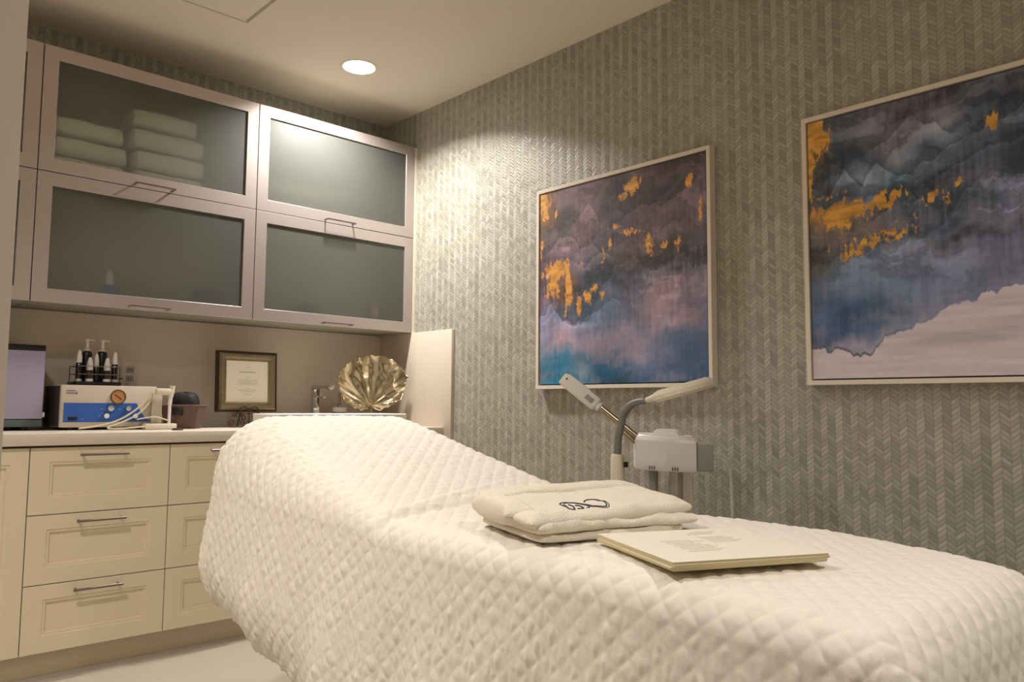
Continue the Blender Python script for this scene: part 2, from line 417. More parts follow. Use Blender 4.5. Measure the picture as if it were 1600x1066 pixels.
# small containers behind the lower panes
def cup(name, x, y, prof, m, label, cat='container'):
    bb = B(); lathe(bb, prof, 24); o = obj(name, bb, m); o.location = (x, y, ZB+.0185); return tag(o, label, cat)
o = cup('spray_bottle', -1.60, -.22, [(.036, 0), (.038, .01), (.038, .07), (.03, .085), (.016, .095)], M['blue_bottle'], 'blue bottle with a white cap seen blurred behind the lower left frosted pane', 'bottle')
bb = B(); lathe(bb, [(.017, .095), (.02, .10), (.018, .14), (.01, .16)], 20); c_ = obj('cap', bb, M['white_plastic']); c_.parent = o
cup('storage_jar', -1.16, -.2, [(.07, 0), (.075, .02), (.07, .10), (.05, .12), (.02, .125)], M['black'], 'dark rounded jar seen blurred in the right part of the lower left pane', 'jar')
cup('storage_jar', -1.39, -.2, [(.035, 0), (.04, .02), (.036, .05), (.03, .06)], M['black'], 'small dark pot seen blurred between the blue bottle and the dark jar', 'jar')
cup('storage_jar', -.62, -.2, [(.055, 0), (.06, .02), (.055, .08), (.04, .10)], M['slate'], 'slate coloured jar seen blurred low in the right cabinet', 'jar')
o = cup('lotion_bottle', -.215, -.22, [(.03, 0), (.032, .01), (.032, .06), (.028, .07)], M['slate'], 'bottle with pink and white top seen blurred near the right end of the right cabinet', 'bottle')
bb = B(); lathe(bb, [(.026, .07), (.032, .08), (.03, .115), (.018, .125)], 20); c_ = obj('cap', bb, M['pink']); c_.parent = o

# ------------------------------------------------------------------ base cabinets
YC = -.62; ZD = [.8569, .6049, .3477, .0973]
def panel_front(x0, x1, z0, z1, il, ir, ib, it):
    """cabinet front with a recessed panel inside a stepped moulding"""
    bb = B(); g = .0016; x0 += g; x1 -= g; z0 += g; z1 -= g
    def R(k, y): return [(x0+il+k, y, z0+ib+k), (x1-ir-k, y, z0+ib+k), (x1-ir-k, y, z1-it-k), (x0+il+k, y, z1-it-k)]
    O = lambda i, y: [(x0+i, y, z0+i), (x1-i, y, z0+i), (x1-i, y, z1-i), (x0+i, y, z1-i)]
    loops(bb, [O(0, YC+.02), O(0, YC+.0015), O(.0015, YC), R(-.001, YC), R(0, YC+.001), R(.001, YC+.0035), R(.010, YC+.0045), R(.013, YC+.0125), R(.03, YC+.0125)])
    return bb
def bar_handle(x, z, w=.176, r=.0052):
    bb = B(); cyl(bb, (x-w/2, YC-.030, z), (x+w/2, YC-.030, z), r, 12)
    for s in (-1, 1): cyl(bb, (x+s*(w/2-.012), YC-.030, z), (x+s*(w/2-.012), YC+.0005, z), r*.85, 10)
    return bb
def base_unit(x0, x1, label, drawers=True):
    t = thing('base_cabinet', ((x0+x1)/2, -.3, 0), label, 'cabinet')
    bb = B(); box(bb, x0+.001, x1-.001, YC+.0205, -.013, .0973, .863); obj('carcass', bb, M['gap'], t)
    bb = B(); box(bb, x0, x1, -.555, -.54, 0, .097); obj('toe_kick', bb, M['cream'], t)
    if drawers:
        for i in range(3):
            d = obj('drawer', panel_front(x0, x1, ZD[i+1], ZD[i], .067, .067, .062, .054), M['cream'], t)
            obj('handle', bar_handle((x0+x1)/2-.003, ZD[i]-.030), M['nickel'], d)
    else:
        xm = (x0+x1)/2
        for a, c, hx in ((x0, xm, xm-.04), (xm, x1, xm+.04)):
            d = obj('door', panel_front(a, c, ZD[3], ZD[0], .06, .06, .06, .06), M['cream'], t)
            bb = B(); cyl(bb, (hx, YC-.03, .62), (hx, YC-.03, .79), .0052, 12)
            for z in (.63, .78): cyl(bb, (hx, YC-.03, z), (hx, YC+.0005, z), .0045, 10)
            obj('handle', bb, M['bronze'], d)
    return t
base_unit(-1.9529, -1.4447, 'cream base cabinet with three full drawer fronts left of the bed')
base_unit(-1.4447, -.9365, 'cream base cabinet with three drawers partly hidden behind the quilted bed')
base_unit(-.9365, -.022, 'cream cabinet under the sink hidden behind the raised head of the bed', False)
base_unit(-2.75, -1.9529, 'cream cabinet with tall doors at the left edge beside the drawers', False)
b = B(); box(b, XL+.001, -.022, -.64, -.0125, .864, .91, .003); tag(obj('countertop', b, M['counter']), 'long pale stone countertop on the cream base cabinets', 'countertop')

# sink
sx0, sx1, sy0, sy1, sz = -.976, -.232, -.605, -.36, .981
t = thing('vessel_sink', ((sx0+sx1)/2, -.48, .911), 'white rectangular sink basin raised on the countertop behind the bed', 'sink')
b = B(); loops(b, [rrect(sx0+.012, sx1-.012, sy0+.012, sy1-.012, .911, .02), rrect(sx0, sx1, sy0, sy1, .93, .02), rrect(sx0, sx1, sy0, sy1, sz-.003, .02), rrect(sx0+.003, sx1-.003, sy0+.003, sy1-.003, sz, .018),
               rrect(sx0+.016, sx1-.016, sy0+.016, sy1-.016, sz, .016), rrect(sx0+.02, sx1-.02, sy0+.02, sy1-.02, sz-.006, .016), rrect(sx0+.035, sx1-.035, sy0+.035, sy1-.035, .925, .016)])
obj('basin', b, M['ceramic'], t)
b = B(); lathe(b, [(.022, .9255), (.022, .929), (.012, .930)], 20, Matrix.Translation(((sx0+sx1)/2, -.48, 0))); obj('drain', b, M['chrome'], t)

# faucet
fx = -.492; fy = -.10
t = thing('faucet', (fx, fy, .91), 'square chrome tap standing behind the white sink', 'faucet')
b = B(); box(b, fx-.025, fx+.025, fy-.025, fy+.025, .91, .918, .002); box(b, fx-.018, fx+.018, fy-.018, fy+.018, .918, 1.112, .003); obj('column', b, M['chrome'], t)
b = B(); box(b, fx-.018, fx+.018, fy-.17, fy+.018, 1.112, 1.128, .003); box(b, fx-.012, fx+.012, fy-.168, fy-.14, 1.104, 1.112, .002); obj('spout', b, M['chrome'], t)
b = B(); box(b, fx-.008, fx+.008, fy-.10, fy-.018, 1.062, 1.07, .002); box(b, fx-.006, fx+.006, fy-.06, fy-.05, 1.07, 1.084); obj('lever', b, M['chrome'], t)

# soap pot
px_, py_ = -.345, -.11
t = thing('soap_dispenser', (px_, py_, .91), 'dark soap pot with white collar and slim brass pump beside the tap', 'soap dispenser')
b = B(); lathe(b, [(.036, .91), (.038, .914), (.038, .984)], 28, Matrix.Translation((px_, py_, 0))); obj('pot', b, M['dark_wood'], t)
b = B(); lathe(b, [(.0385, .984), (.041, .986), (.041, 1.010), (.036, 1.013)], 28, Matrix.Translation((px_, py_, 0))); obj('collar', b, M['white_plastic'], t)
b = B(); lathe(b, [(.011, 1.012), (.011, 1.03), (.0065, 1.034), (.0065, 1.092)], 16, Matrix.Translation((px_, py_, 0))); tube(b, [(px_, py_, 1.088), (px_+.006, py_-.02, 1.092), (px_+.010, py_-.045, 1.086)], .005, 10); obj('pump', b, M['steel'], t)

# brass leaf
lc = Vector((-.238, -.262, 1.146)); ex = Vector((.94, -.342, 0)).normalized(); ez = Vector((-.06, .16, 1)).normalized(); ex = (ex-ez*ex.dot(ez)).normalized(); en = ex.cross(ez).normalized()
nr, na = 60, 260; org = np.array([-.02, -.125]); RX, RZ = .192, .158
rho = np.linspace(0, 1, nr)[:, None]; th = np.linspace(0, 2*PI, na)[None, :]
rim = 1+.018*np.sin(7*th+.5)+.014*np.sin(17*th+1)+.012*np.sin(31*th)
notch = 1-.30*np.exp(-((((th-4.62)+PI) % (2*PI))-PI)**2/.02)
cx = RX*np.cos(th)*rim*notch; cz = RZ*np.sin(th)*rim*notch
X = org[0]+(cx-org[0])*rho; Z = org[1]+(cz-org[1])*rho
phi = np.arctan2(Z-org[1], X-org[0])
amp = .006*rho**1.3
Y = .014*rho**.8*(fbm(X*10+3, Z*10+7, 3, 12)-.5)*2+amp*np.cos(phi*13)+.010*rho*np.sin(phi*5+1)+.012*rho**4*np.sin(phi*8+2)+.05*rho**2*(np.abs(X)/RX)**2
Pm = np.array(lc)[None, None]+X[..., None]*np.array(ex)+Z[..., None]*np.array(ez)+Y[..., None]*np.array(-en if en.y > 0 else en)
t = thing('leaf_sculpture', (-.20, -.27, .91), 'large round crinkled brass leaf ornament standing in the counter corner', 'ornament')
FR = (-en if en.y > 0 else en)
grid_mesh('leaf', Pm, M['brass'], t, solid=.002)
b = B()
base = lc+ex*org[0]+ez*org[1]
for a in np.linspace(.12, PI-.12, 9):
    L_ = .11+.03*math.sin(a*7)
    pts = []
    for k in range(7):
        s = k/6; x = org[0]+math.cos(a)*L_*s; z = org[1]+math.sin(a)*L_*s*.95; rr = s*L_/.17
        yy = .006*rr**1.3*math.cos(a*13)+.01*rr*math.sin(a*5+1)+.05*rr**2*(abs(x)/RX)**2+.004
        pts.append(lc+ex*x+ez*z+FR*yy)
    tube(b, pts, [.0042-.0022*k/6 for k in range(7)], 8)
obj('veins', b, M['brass'], t)
b = B(); tube(b, [base+ez*.01, base+FR*.01-ez*.03, Vector((base.x, base.y-.01, .955)), Vector((base.x, base.y, .918))], .006, 10); lathe(b, [(.05, .91), (.05, .916), (.012, .922)], 28, Matrix.Translation((base.x, base.y, 0))); obj('stand', b, M['brass'], t)

# ------------------------------------------------------------------ counter items
# lavender-fronted steriliser / warmer cabinet
t = thing('towel_warmer', (-2.03, -.24, .91), 'tall countertop warmer with a pale lavender door at the far left', 'towel warmer')
x0, x1, y0, y1 = -2.21, -1.842, -.27, -.03
b = B(); box(b, x0, x1, y0+.022, y1, .925, 1.262, .006); obj('body', b, M['dark_grey'], t)
b = B(); box(b, x0+.002, x1-.001, y0, y0+.021, .957, 1.24, .003); o = obj('door', b, M['lavender'], t)
b = B(); box(b, x1-.0005, x1+.008, y0+.004, y0+.018, .965, .985, .002); obj('door_catch', b, M['white_plastic'], o)
b = B(); box(b, x0, x1-.001, y0-.001, y0+.021, 1.241, 1.264, .002); obj('top_band', b, M['black'], t)
b = B(); box(b, x0, x1-.001, y0-.001, y0+.021, .925, .954, .002); obj('bottom_band', b, M['slate'], t)
for x in (x0+.04, x1-.06):
    for y in (y0+.04, y1-.05):
        b = B(); lathe(b, [(.014, .911), (.016, .925)], 16, Matrix.Translation((x, y, 0))); obj('foot', b, M['black'], t)

# blue and grey facial machine
t = thing('facial_machine', (-1.59, -.2, .91), 'grey tabletop facial machine with blue control panel and round dial', 'facial machine')
x0, x1, y0, y1, z0, z1 = -1.79, -1.405, -.32, -.06, .922, 1.1
b = B(); box(b, x0, x1, y0, y1, z0, z1, .005); obj('case', b, M['machine'], t)
b = B(); box(b, x0-.002, x0-.0005, y0+.015, y1-.005, z0+.004, z1-.004); o = obj('side_panel', b, M['dark_grey'], t)
b = B(); yp = y0-.0012
pts = [(x0+.012, 1.025), (x0+.30, 1.025), (x0+.318, .99), (x0+.335, .965), (x0+.36, .95), (x0+.36, .944), (x0+.012, .944)]
loops(b, [[(x, y0+.001, z) for x, z in pts], [(x, yp, z) for x, z in pts]]); obj('control_panel', b, M['blue'], t)
b = B(); box(b, x0+.03, x0+.065, yp-.004, yp+.001, .952, .966, .002); obj('rocker_switch', b, M['black'], t)
def disc(bm_, x, z, r, ya, yb_, seg=28): cyl(bm_, (x, ya, z), (x, yb_, z), r, seg)
gx, gz = x0+.222, 1.052
b = B(); tube(b, [(gx+.029*math.cos(a), y0-.003, gz+.029*math.sin(a)) for a in np.linspace(0, 2*PI, 33)[:-1]], .0035, 8, closed=True); g_ = obj('gauge', b, M['dial_ring'], t)
b = B(); disc(b, gx, gz, .028, y0+.001, y0-.004); obj('gauge_face', b, M['dial'], g_)
b = B(); box(b, gx-.002, gx+.002, y0-.0055, y0-.0042, gz-.018, gz+.018, mtx=Matrix.Translation((gx, 0, gz)) @ Matrix.Rotation(-.9, 4, 'Y') @ Matrix.Translation((-gx, 0, -gz))); obj('needle', b, M['dark_wood'], g_)
for kx, kz, kr in ((.192, 1.003, .0145), (.176, .970, .0125), (.263, 1.003, .0125), (.292, .970, .0125)):
    b = B(); cyl(b, (x0+kx, y0, kz), (x0+kx, y0-.016, kz), kr, 24, kr*.86); k = obj('knob', b, M['chrome'], t)
b = B()
for i, w_ in enumerate((.034, .040)): box(b, x0+.02, x0+.02+w_, y0-.0008, y0+.001, 1.074-i*.010, 1.0785-i*.010)
box(b, x0+.058, x0+.0615, y0-.0008, y0+.001, 1.061, 1.073); obj('lettering', b, mat('faded_violet_print', (128, 112, 140), .6), t)
lgm = mat('pale_legend', (120, 150, 205), .6)
for (a, c) in ((.152, .998), (.157, .978), (.146, .969), (.225, .998), (.08, .956)): b = B(); box(b, x0+a, x0+a+.011, yp-.0006, yp+.0005, c, c+.0028); obj('legend', b, lgm, t)
for x in (x0+.05, x1-.06):
    for y in (y0+.04, y1-.05):
        b = B(); lathe(b, [(.014, .911), (.015, .9225)], 16, Matrix.Translation((x, y, 0))); obj('foot', b, M['black'], t)
# hand-piece bracket
t2 = thing('handpiece_holder', (-1.40, -.36, .91), 'small cream holder with clear tubing and handpiece at the machine corner', 'handpiece holder')
b = B(); box(b, -1.47, -1.335, -.385, -.335, .912, .936, .004); obj('tray', b, M['cream_plastic'], t2)
b = B(); box(b, -1.43, -1.385, -.334, -.3255, .936, 1.075, .003); obj('back_plate', b, M['machine'], t2)
b = B(); cyl(b, (-1.362, -.36, .936), (-1.362, -.36, 1.02), .0065, 14); cyl(b, (-1.362, -.36, 1.02), (-1.358, -.36, 1.06), .0085, 14); obj('handpiece', b, M['white_plastic'], t2)
b = B(); box(b, -1.425, -1.345, -.372, -.342, 1.062, 1.092, .008); cyl(b, (-1.36, -.36, 1.055), (-1.352, -.36, 1.105), .012, 14); obj('cradle', b, M['cream_plastic'], t2)
b = B(); pts = [(-1.44, -.35, 1.075), (-1.47, -.355, 1.03), (-1.52, -.36, .985), (-1.585, -.365, .948), (-1.66, -.37, .928), (-1.73, -.372, .919)]
def smooth(pts, n=8):
    P = [Vector(p) for p in pts]; out = []
    for i in range(len(P)-1):
        p0 = P[max(i-1, 0)]; p1 = P[i]; p2 = P[i+1]; p3 = P[min(i+2, len(P)-1)]
        for k in range(n):
            s = k/n; out.append(.5*((2*p1)+(p2-p0)*s+(2*p0-5*p1+4*p2-p3)*s*s+(3*p1-p0-3*p2+p3)*s**3))
    out.append(P[-1]); return out
tube(b, smooth(pts), .0038, 10); tube(b, smooth([(-1.43, -.352, 1.07), (-1.455, -.358, 1.02), (-1.50, -.364, .975), (-1.57, -.37, .94), (-1.62, -.375, .92), (-1.57, -.39, .917), (-1.47, -.388, .925)]), .0035, 10)
tube(b, smooth([(-1.50, -.362, .955), (-1.46, -.366, .962), (-1.42, -.37, .965), (-1.37, -.368, .95)]), .003, 10)
obj('tubing', b, M['yellow_tube'], t2)

# bottle rack on the machine
t = thing('bottle_rack', (-1.625, -.19, 1.1), 'black wire rack of small bottles standing on the grey machine', 'rack')
rx0, rx1, ry0, ry1 = -1.718, -1.535, -.245, -.105
b = B(); box(b, rx0, rx1, ry0, ry1, 1.1005, 1.118, .003); obj('tray', b, M['black'], t)
for zz in (1.15, 1.185):
    b = B(); tube(b, rrect(rx0+.003, rx1-.003, ry0+.003, ry1-.003, zz, .02), .0018, 6, closed=True)
    r_ = obj('rail', b, M['nickel'], t)
for x in (rx0+.003, rx1-.003):
    for y in (ry0+.02, ry1-.02): b = B(); cyl(b, (x, y, 1.118), (x, y, 1.187), .0018, 6); obj('post', b, M['black'], t)
b = B()
cyl(b, (rx1-.003, ry0+.03, 1.135), (rx1+.014, ry0+.03, 1.135), .003, 8)
obj('side_hook', b, M['black'], t)
def serum(x, y, hb, hc, r, label, ft):
    t_ = thing('serum_bottle', (x, y, 1.1182), label, 'bottle', 'bottles in the rack')
    bb = B(); lathe(bb, [(r*.96, 1.1185), (r, 1.121), (r, 1.1182+hb-.004), (r*.8, 1.1182+hb)], 22, Matrix.Translation((x, y, 0))); obj('body', bb, M['amber_liquid'], t_)
    bb = B(); z_ = 1.1182+hb; lathe(bb, [(r*.82, z_), (r*.86, z_+.004), (r*.80, z_+hc*.5), (r*.55, z_+hc*.82), (r*.3, z_+hc)], 22, Matrix.Translation((x, y, 0))); obj('cap', bb, M['white_plastic'], t_)
    if ft:
        bb = B(); lathe(bb, [(r*1.02, 1.1183), (r*1.05, 1.122), (r*1.01, 1.130)], 22, Matrix.Translation((x, y, 0)), cap=False); obj('base_band', bb, M['white_plastic'], t_)
serum(-1.697, -.20, .082, .055, .0135, 'black bottle with pointed white cap at the left end of the rack', True)
serum(-1.552, -.20, .080, .055, .0135, 'black bottle with pointed white cap at the right end of the rack', True)
serum(-1.660, -.224, .050, .056, .0150, 'front row black bottle with pointed white cap, left of the pair', True)
serum(-1.590, -.224, .050, .056, .0150, 'front row black bottle with pointed white cap, right of the pair', True)
serum(-1.625, -.19, .070, .055, .0125, 'middle black bottle with white cap between the two tall pump bottles', False)
def pump_bottle(x, y, label):
    t_ = thing('pump_bottle', (x, y, 1.1182), label, 'bottle', 'bottles in the rack')
    T_ = Matrix.Translation((x, y, 0))
    bb = B(); lathe(bb, [(.0195, 1.1185), (.0205, 1.122), (.0205, 1.243), (.017, 1.252), (.010, 1.256)], 24, T_); obj('body', bb, M['black'], t_)
    bb = B(); lathe(bb, [(.0145, 1.2562), (.0145, 1.263), (.0075, 1.268), (.006, 1.296), (.010, 1.299), (.010, 1.309), (.006, 1.311)], 18, T_); tube(bb, [(x, y, 1.304), (x+.02, y-.012, 1.304), (x+.024, y-.014, 1.299)], .0035, 8); obj('pump', bb, M['cream_plastic'], t_)
pump_bottle(-1.655, -.150, 'tall black pump bottle standing left in the back of the rack')
pump_bottle(-1.592, -.150, 'tall black pump bottle standing right in the back of the rack')

# outlet
t = thing('power_outlet', (-1.43, -.012, 1.163), 'double power outlet plate on the stone splashback behind the counter', 'power outlet')
b = B(); box(b, -1.468, -1.393, -.018, -.0122, 1.105, 1.222, .003); obj('plate', b, M['machine'], t)
for z in (1.143, 1.183):
    b = B(); box(b, -1.447, -1.414, -.0205, -.018, z-.014, z+.014, .003); s_ = obj('socket', b, M['grey_plastic'], t)
    b = B(); box(b, -1.4375, -1.4345, -.0212, -.0203, z-.005, z+.006); box(b, -1.4265, -1.4235, -.0212, -.0203, z-.005, z+.006); obj('slots', b, M['black'], s_)

# basket with black cap
bc = Vector((-1.262, -.262, .91)); Tb = Matrix.Translation(bc) @ Matrix.Rotation(-.66, 4, 'Z')
t = thing('wicker_basket', bc, 'small tapered brown wicker basket on the counter beside the machine', 'basket')
b = B()
def rr(w_, d_, z, r): return [Tb @ Vector(p) for p in rrect(-w_/2, w_/2, -d_/2, d_/2, z, r, 3)]
rings = []; nz = 14
for i in range(nz+1):
    s = i/nz; k = 1+.012*(i % 2); rings.append(rr((.135+.035*s)*k, (.105+.03*s)*k, .001+.105*s, .012))
rings += [rr(.158, .123, .106, .01), rr(.125, .095, .006, .01)]
loops(b, rings); obj('body', b, M['wicker'], t, ang=60)
b = B(); tube(b, rr(.168, .133, .106, .012), .0045, 8, closed=True); obj('rim', b, M['wicker'], t)
b = B(); yF = -.0635
box(b, -.030, .018, yF-.006, yF+.004, .062, .098, .002, mtx=Tb @ Matrix.Rotation(0, 4, 'X')); o = obj('handle_hole', b, M['black'], t); o['label'] = 'dark handle opening'
# cap / pouch in it
n1, n2 = 30, 40; s = np.linspace(0, PI/2, n1)[:, None]; a = np.linspace(0, 2*PI, n2)[None, :]
sx = .066*np.sign(np.cos(a))*np.abs(np.cos(a))**.7*np.sin(s+.0001)**.5; sy = .046*np.sign(np.sin(a))*np.abs(np.sin(a))**.7*np.sin(s+.0001)**.5
szz = .055+.108*np.cos(s)**.55*(1+.04*np.sin(3*a+1))+.006*np.sin(5*a)*np.sin(s)
Pc = np.stack([sx, sy*np.ones_like(szz), szz*np.ones_like(sx)], -1); Rm = np.array(Matrix.Rotation(-.66, 3, 'Z')); Pc = Pc @ Rm.T+np.array(bc)
tag(rebase(grid_mesh('folded_pouch', Pc, M['black_cloth'], solid=.003), (bc.x, bc.y, bc.z+.05)), 'black rounded cloth pouch sitting in the wicker basket', 'pouch')
# small item in front
b = B(); lathe(b, [(.022, .9105), (.024, .914), (.016, .919)], 20, Matrix.Translation((-1.375, -.50, 0)) ); tag(obj('small_dish', b, M['dark_wood']), 'tiny dark dish on the counter in front of the basket', 'dish')

# picture frame with notice on a scroll easel
fx0, fx1, fz0, fz1, fyy = -1.086, -.772, .986, 1.289, -.205
ctr = Vector(((fx0+fx1)/2, fyy, fz0)); Tf = Matrix.Translation(ctr) @ Matrix.Rotation(-.05, 4, 'X')
W_, H_ = fx1-fx0, fz1-fz0
t = thing('notice_frame', ctr, 'antique champagne frame with a printed notice propped on the iron easel', 'picture frame')
def FRr(i, y): return [Tf @ Vector(p) for p in ((-W_/2+i, y, i), (W_/2-i, y, i), (W_/2-i, y, H_-i), (-W_/2+i, y, H_-i))]
b = B(); loops(b, [FRr(0, .018), FRr(0, -.006), FRr(.005, -.012), FRr(.010, -.010)], capb=False); o = obj('outer_edge', b, M['dark_wood'], t)
b = B(); loops(b, [FRr(.010, -.010), FRr(.018, -.020), FRr(.030, -.018), FRr(.040, -.006)], capa=False, capb=False); obj('moulding', b, M['champagne'], t)
b = B(); loops(b, [FRr(.040, -.006), FRr(.046, -.008), FRr(.049, -.002)], capa=False, capb=False); obj('inner_lip', b, M['champagne'], t)
b = B(); loops(b, [FRr(.047, 0), FRr(.047, -.003)]); pg = obj('notice', b, M['paper'], t)
b = B(); yy = -.0038
def strip(w_, z_, h_=.0022, x_=0): box(b, x_-w_/2, x_+w_/2, yy, yy+.001, z_, z_+h_, mtx=Tf)
for z_, w_ in ((.222, .03), (.200, .09), (.196, .085), (.172, .025), (.158, .10), (.150, .11), (.142, .10), (.134, .105), (.118, .02), (.108, .10), (.100, .07), (.086, .05)): strip(w_, z_)
obj('print', b, mat('pale_grey_print', (188, 180, 166), .8), pg)

b = B(); t = thing('scroll_easel', (ctr.x, -.22, .91), 'dark wrought iron scroll easel holding the framed notice', 'easel')
def spiral(cx_, cz_, r0, r1, a0, a1, n=22): return [(cx_+(r0+(r1-r0)*k/n)*math.cos(a0+(a1-a0)*k/n), -.232, cz_+(r0+(r1-r0)*k/n)*math.sin(a0+(a1-a0)*k/n)) for k in range(n+1)]
c0 = ctr.x
for s in (-1, 1):
    P = spiral(.088, .933, .020, .006, -PI/2-.2, 2.2*PI)
    P = [(.0, -.232, .97)] [:0]+P
    Q = smooth([(.022, -.232, .925), (.035, -.232, .96), (.048, -.232, .995), (.035, -.232, 1.012), (.015, -.232, 1.008), (.006, -.232, .985)])
    S2 = spiral(.032, .955, .022, .005, -PI/2, 2*PI); S3 = spiral(.075, .972, .012, .004, PI, 3.6*PI)
    link = smooth([(.022, -.232, .925), (.05, -.232, .914), (.088, -.232, .913)])
    for path in (P, Q, S2, S3, link):
        tube(b, [(c0+s*x, y, z) for x, y, z in path], .0032, 7)
tube(b, [(c0, -.233, .914), (c0, -.233, .985), (c0, -.236, 1.006)], .0034, 8)
obj('scrollwork', b, M['iron'], t)
b = B()
for s in (-1, 1): tube(b, [(c0+s*.045, -.248, .995), (c0+s*.045, -.246, .980), (c0+s*.045, -.19, .978), (c0+s*.045, -.17, 1.1)], .003, 7)
tube(b, [(c0, -.17, 1.08), (c0, -.10, .914)], .003, 7); tube(b, [(c0-.045, -.232, .978), (c0+.045, -.232, .978)], .003, 7); tube(b, [(c0-.045, -.17, 1.08), (c0+.045, -.17, 1.08)], .003, 7)
obj('back_stand', b, M['iron'], t)

# ------------------------------------------------------------------ paintings
def painting(ya, label, key, zt=2.0551, zb_=1.1056, w_=.96, splash=None):
    t = thing('canvas_painting', (-.002, ya-w_/2, zb_), label, 'painting')
    y_l, y_r = ya, ya-w_       # left / right edge seen from the room
    fw, fd = .016, .042
    bb = B()
    def R(i, x): return [(x, y_l-i, zb_+i), (x, y_r+i, zb_+i), (x, y_r+i, zt-i), (x, y_l-i, zt-i)]
    loops(bb, [R(.002, -.001), R(0, -.003), R(0, -fd+.001), R(.001, -fd), R(fw-.001, -fd), R(fw, -fd+.001), R(fw, -.012), R(fw+.002, -.001)], capa=False, capb=False)
    obj('frame', bb, M['frame_paint'], t)
    bb = B(); loops(bb, [R(fw, -.012), R(fw+.0045, -.0125)], capa=True, capb=False); box(bb, -.010, -.003, y_r+.03, y_l-.03, zb_+.03, zt-.03); obj('shadow_gap', bb, M['gap'], t)
    n = 440; u = np.linspace(0, 1, n)[None, :]*np.ones((n, 1)); v = np.linspace(0, 1, n)[:, None]*np.ones((1, n))
    col = paint(u, v, key)
    i0 = fw+.005; yy = y_l-i0-(w_-2*i0)*u; zz = zt-i0-(zt-zb_-2*i0)*v
    P = np.stack([np.full_like(u, -.036), yy, zz], -1)
    # wrap sides: outer rows pushed back so the canvas has depth
    grid_mesh('canvas', P, attr_mat('acrylic_'+key), t, colors=col, solid=-.02)
    return t
GRID = {}
GRID['teal'] = (
 [0, .15, .3, .45, .6, .75, .9, 1],
 {.03: [(140,95,60),(96,76,82),(104,82,88),(92,74,78),(104,84,90),(86,70,76),(92,76,86),(100,84,92)],
  .12: [(150,105,60),(84,72,74),(112,90,96),(78,68,70),(88,74,74),(76,66,70),(84,74,80),(110,95,108)],
  .22: [(84,74,74),(76,66,68),(128,104,112),(72,66,70),(92,78,84),(112,90,98),(112,92,100),(112,96,106)],
  .31: [(96,80,88),(140,112,122),(84,74,78),(84,74,80),(104,86,92),(96,80,84),(86,74,78),(96,84,92)],
  .40: [(108,86,94),(88,76,84),(104,94,108),(72,68,70),(78,66,64),(80,68,66),(72,66,70),(78,72,82)],
  .49: [(100,82,88),(104,78,66),(66,68,76),(70,72,84),(96,96,112),(92,88,96),(84,78,88),(104,96,108)],
  .57: [(112,92,106),(116,86,68),(66,76,86),(100,104,124),(112,108,124),(156,130,140),(140,122,134),(140,126,142)],
  .65: [(136,132,158),(78,84,100),(78,90,106),(98,108,130),(116,112,130),(164,136,144),(128,116,132),(130,118,136)],
  .72: [(144,138,160),(120,110,126),(112,112,130),(110,112,132),(112,112,132),(146,128,142),(156,132,144),(112,110,130)],
  .79: [(112,118,138),(156,132,142),(132,120,136),(132,120,136),(136,124,140),(112,112,132),(86,100,124),(86,96,118)],
  .87: [(90,116,136),(60,112,138),(92,110,130),(44,86,112),(138,126,142),(108,110,136),(76,92,120),(78,92,118)],
  .94: [(84,110,130),(44,116,144),(112,128,144),(26,80,104),(92,104,130),(92,104,132),(74,90,116),(66,86,112)],
  1.: [(72,104,124),(26,112,138),(40,104,126),(30,76,100),(70,90,116),(80,94,122),(60,84,112),(58,82,108)]})
GRID['cloud'] = (
 [0, .11, .22, .34, .46, .58, .70, .85, 1],
 {.03: [(110,96,100),(92,90,100),(108,100,112),(116,106,116),(116,104,114),(96,92,104),(88,86,98),(96,90,100),(110,100,110)],
  .12: [(150,110,70),(76,80,92),(108,104,116),(124,114,126),(120,114,126),(74,80,94),(66,68,80),(60,66,80),(90,90,104)],
  .20: [(90,80,72),(62,70,84),(74,84,98),(112,112,126),(84,92,108),(96,98,112),(88,92,108),(110,106,120),(120,112,124)],
  .27: [(66,70,82),(92,98,114),(116,120,136),(72,84,98),(112,114,130),(84,90,106),(62,68,82),(58,64,78),(70,78,94)],
  .34: [(84,80,78),(80,82,92),(98,104,120),(62,70,82),(70,76,88),(112,108,124),(66,70,84),(108,104,120),(116,110,124)],
  .41: [(110,86,62),(112,88,62),(98,88,84),(88,92,106),(68,78,94),(84,90,106),(130,124,144),(126,118,136),(120,114,132)],
  .49: [(96,88,84),(104,88,76),(104,92,86),(84,86,98),(88,96,114),(118,114,132),(128,120,140),(118,114,134),(124,118,136)],
  .57: [(104,92,90),(100,102,114),(96,100,116),(120,118,136),(124,120,138),(122,116,136),(116,112,132),(124,116,136),(130,120,140)],
  .65: [(100,106,128),(100,108,130),(108,112,132),(106,110,132),(110,112,134),(116,114,134),(122,116,136),(116,112,134),(120,116,138)],
  .74: [(86,96,122),(58,78,108),(78,92,116),(96,104,126),(116,116,136),(116,114,136),(128,120,142),(124,116,138),(128,120,142)],
  .82: [(92,98,120),(60,80,110),(84,96,120),(116,116,136),(136,128,146),(160,146,160),(172,154,164),(176,158,168),(176,158,168)],
  .90: [(150,134,148),(150,136,150),(150,138,152),(172,154,164),(184,164,172),(186,166,172),(178,160,170),(182,162,170),(186,166,172)],
  1.: [(180,158,166),(184,162,168),(184,162,168),(186,166,170),(178,160,170),(172,156,170),(182,162,170),(184,164,170),(180,162,172)]})
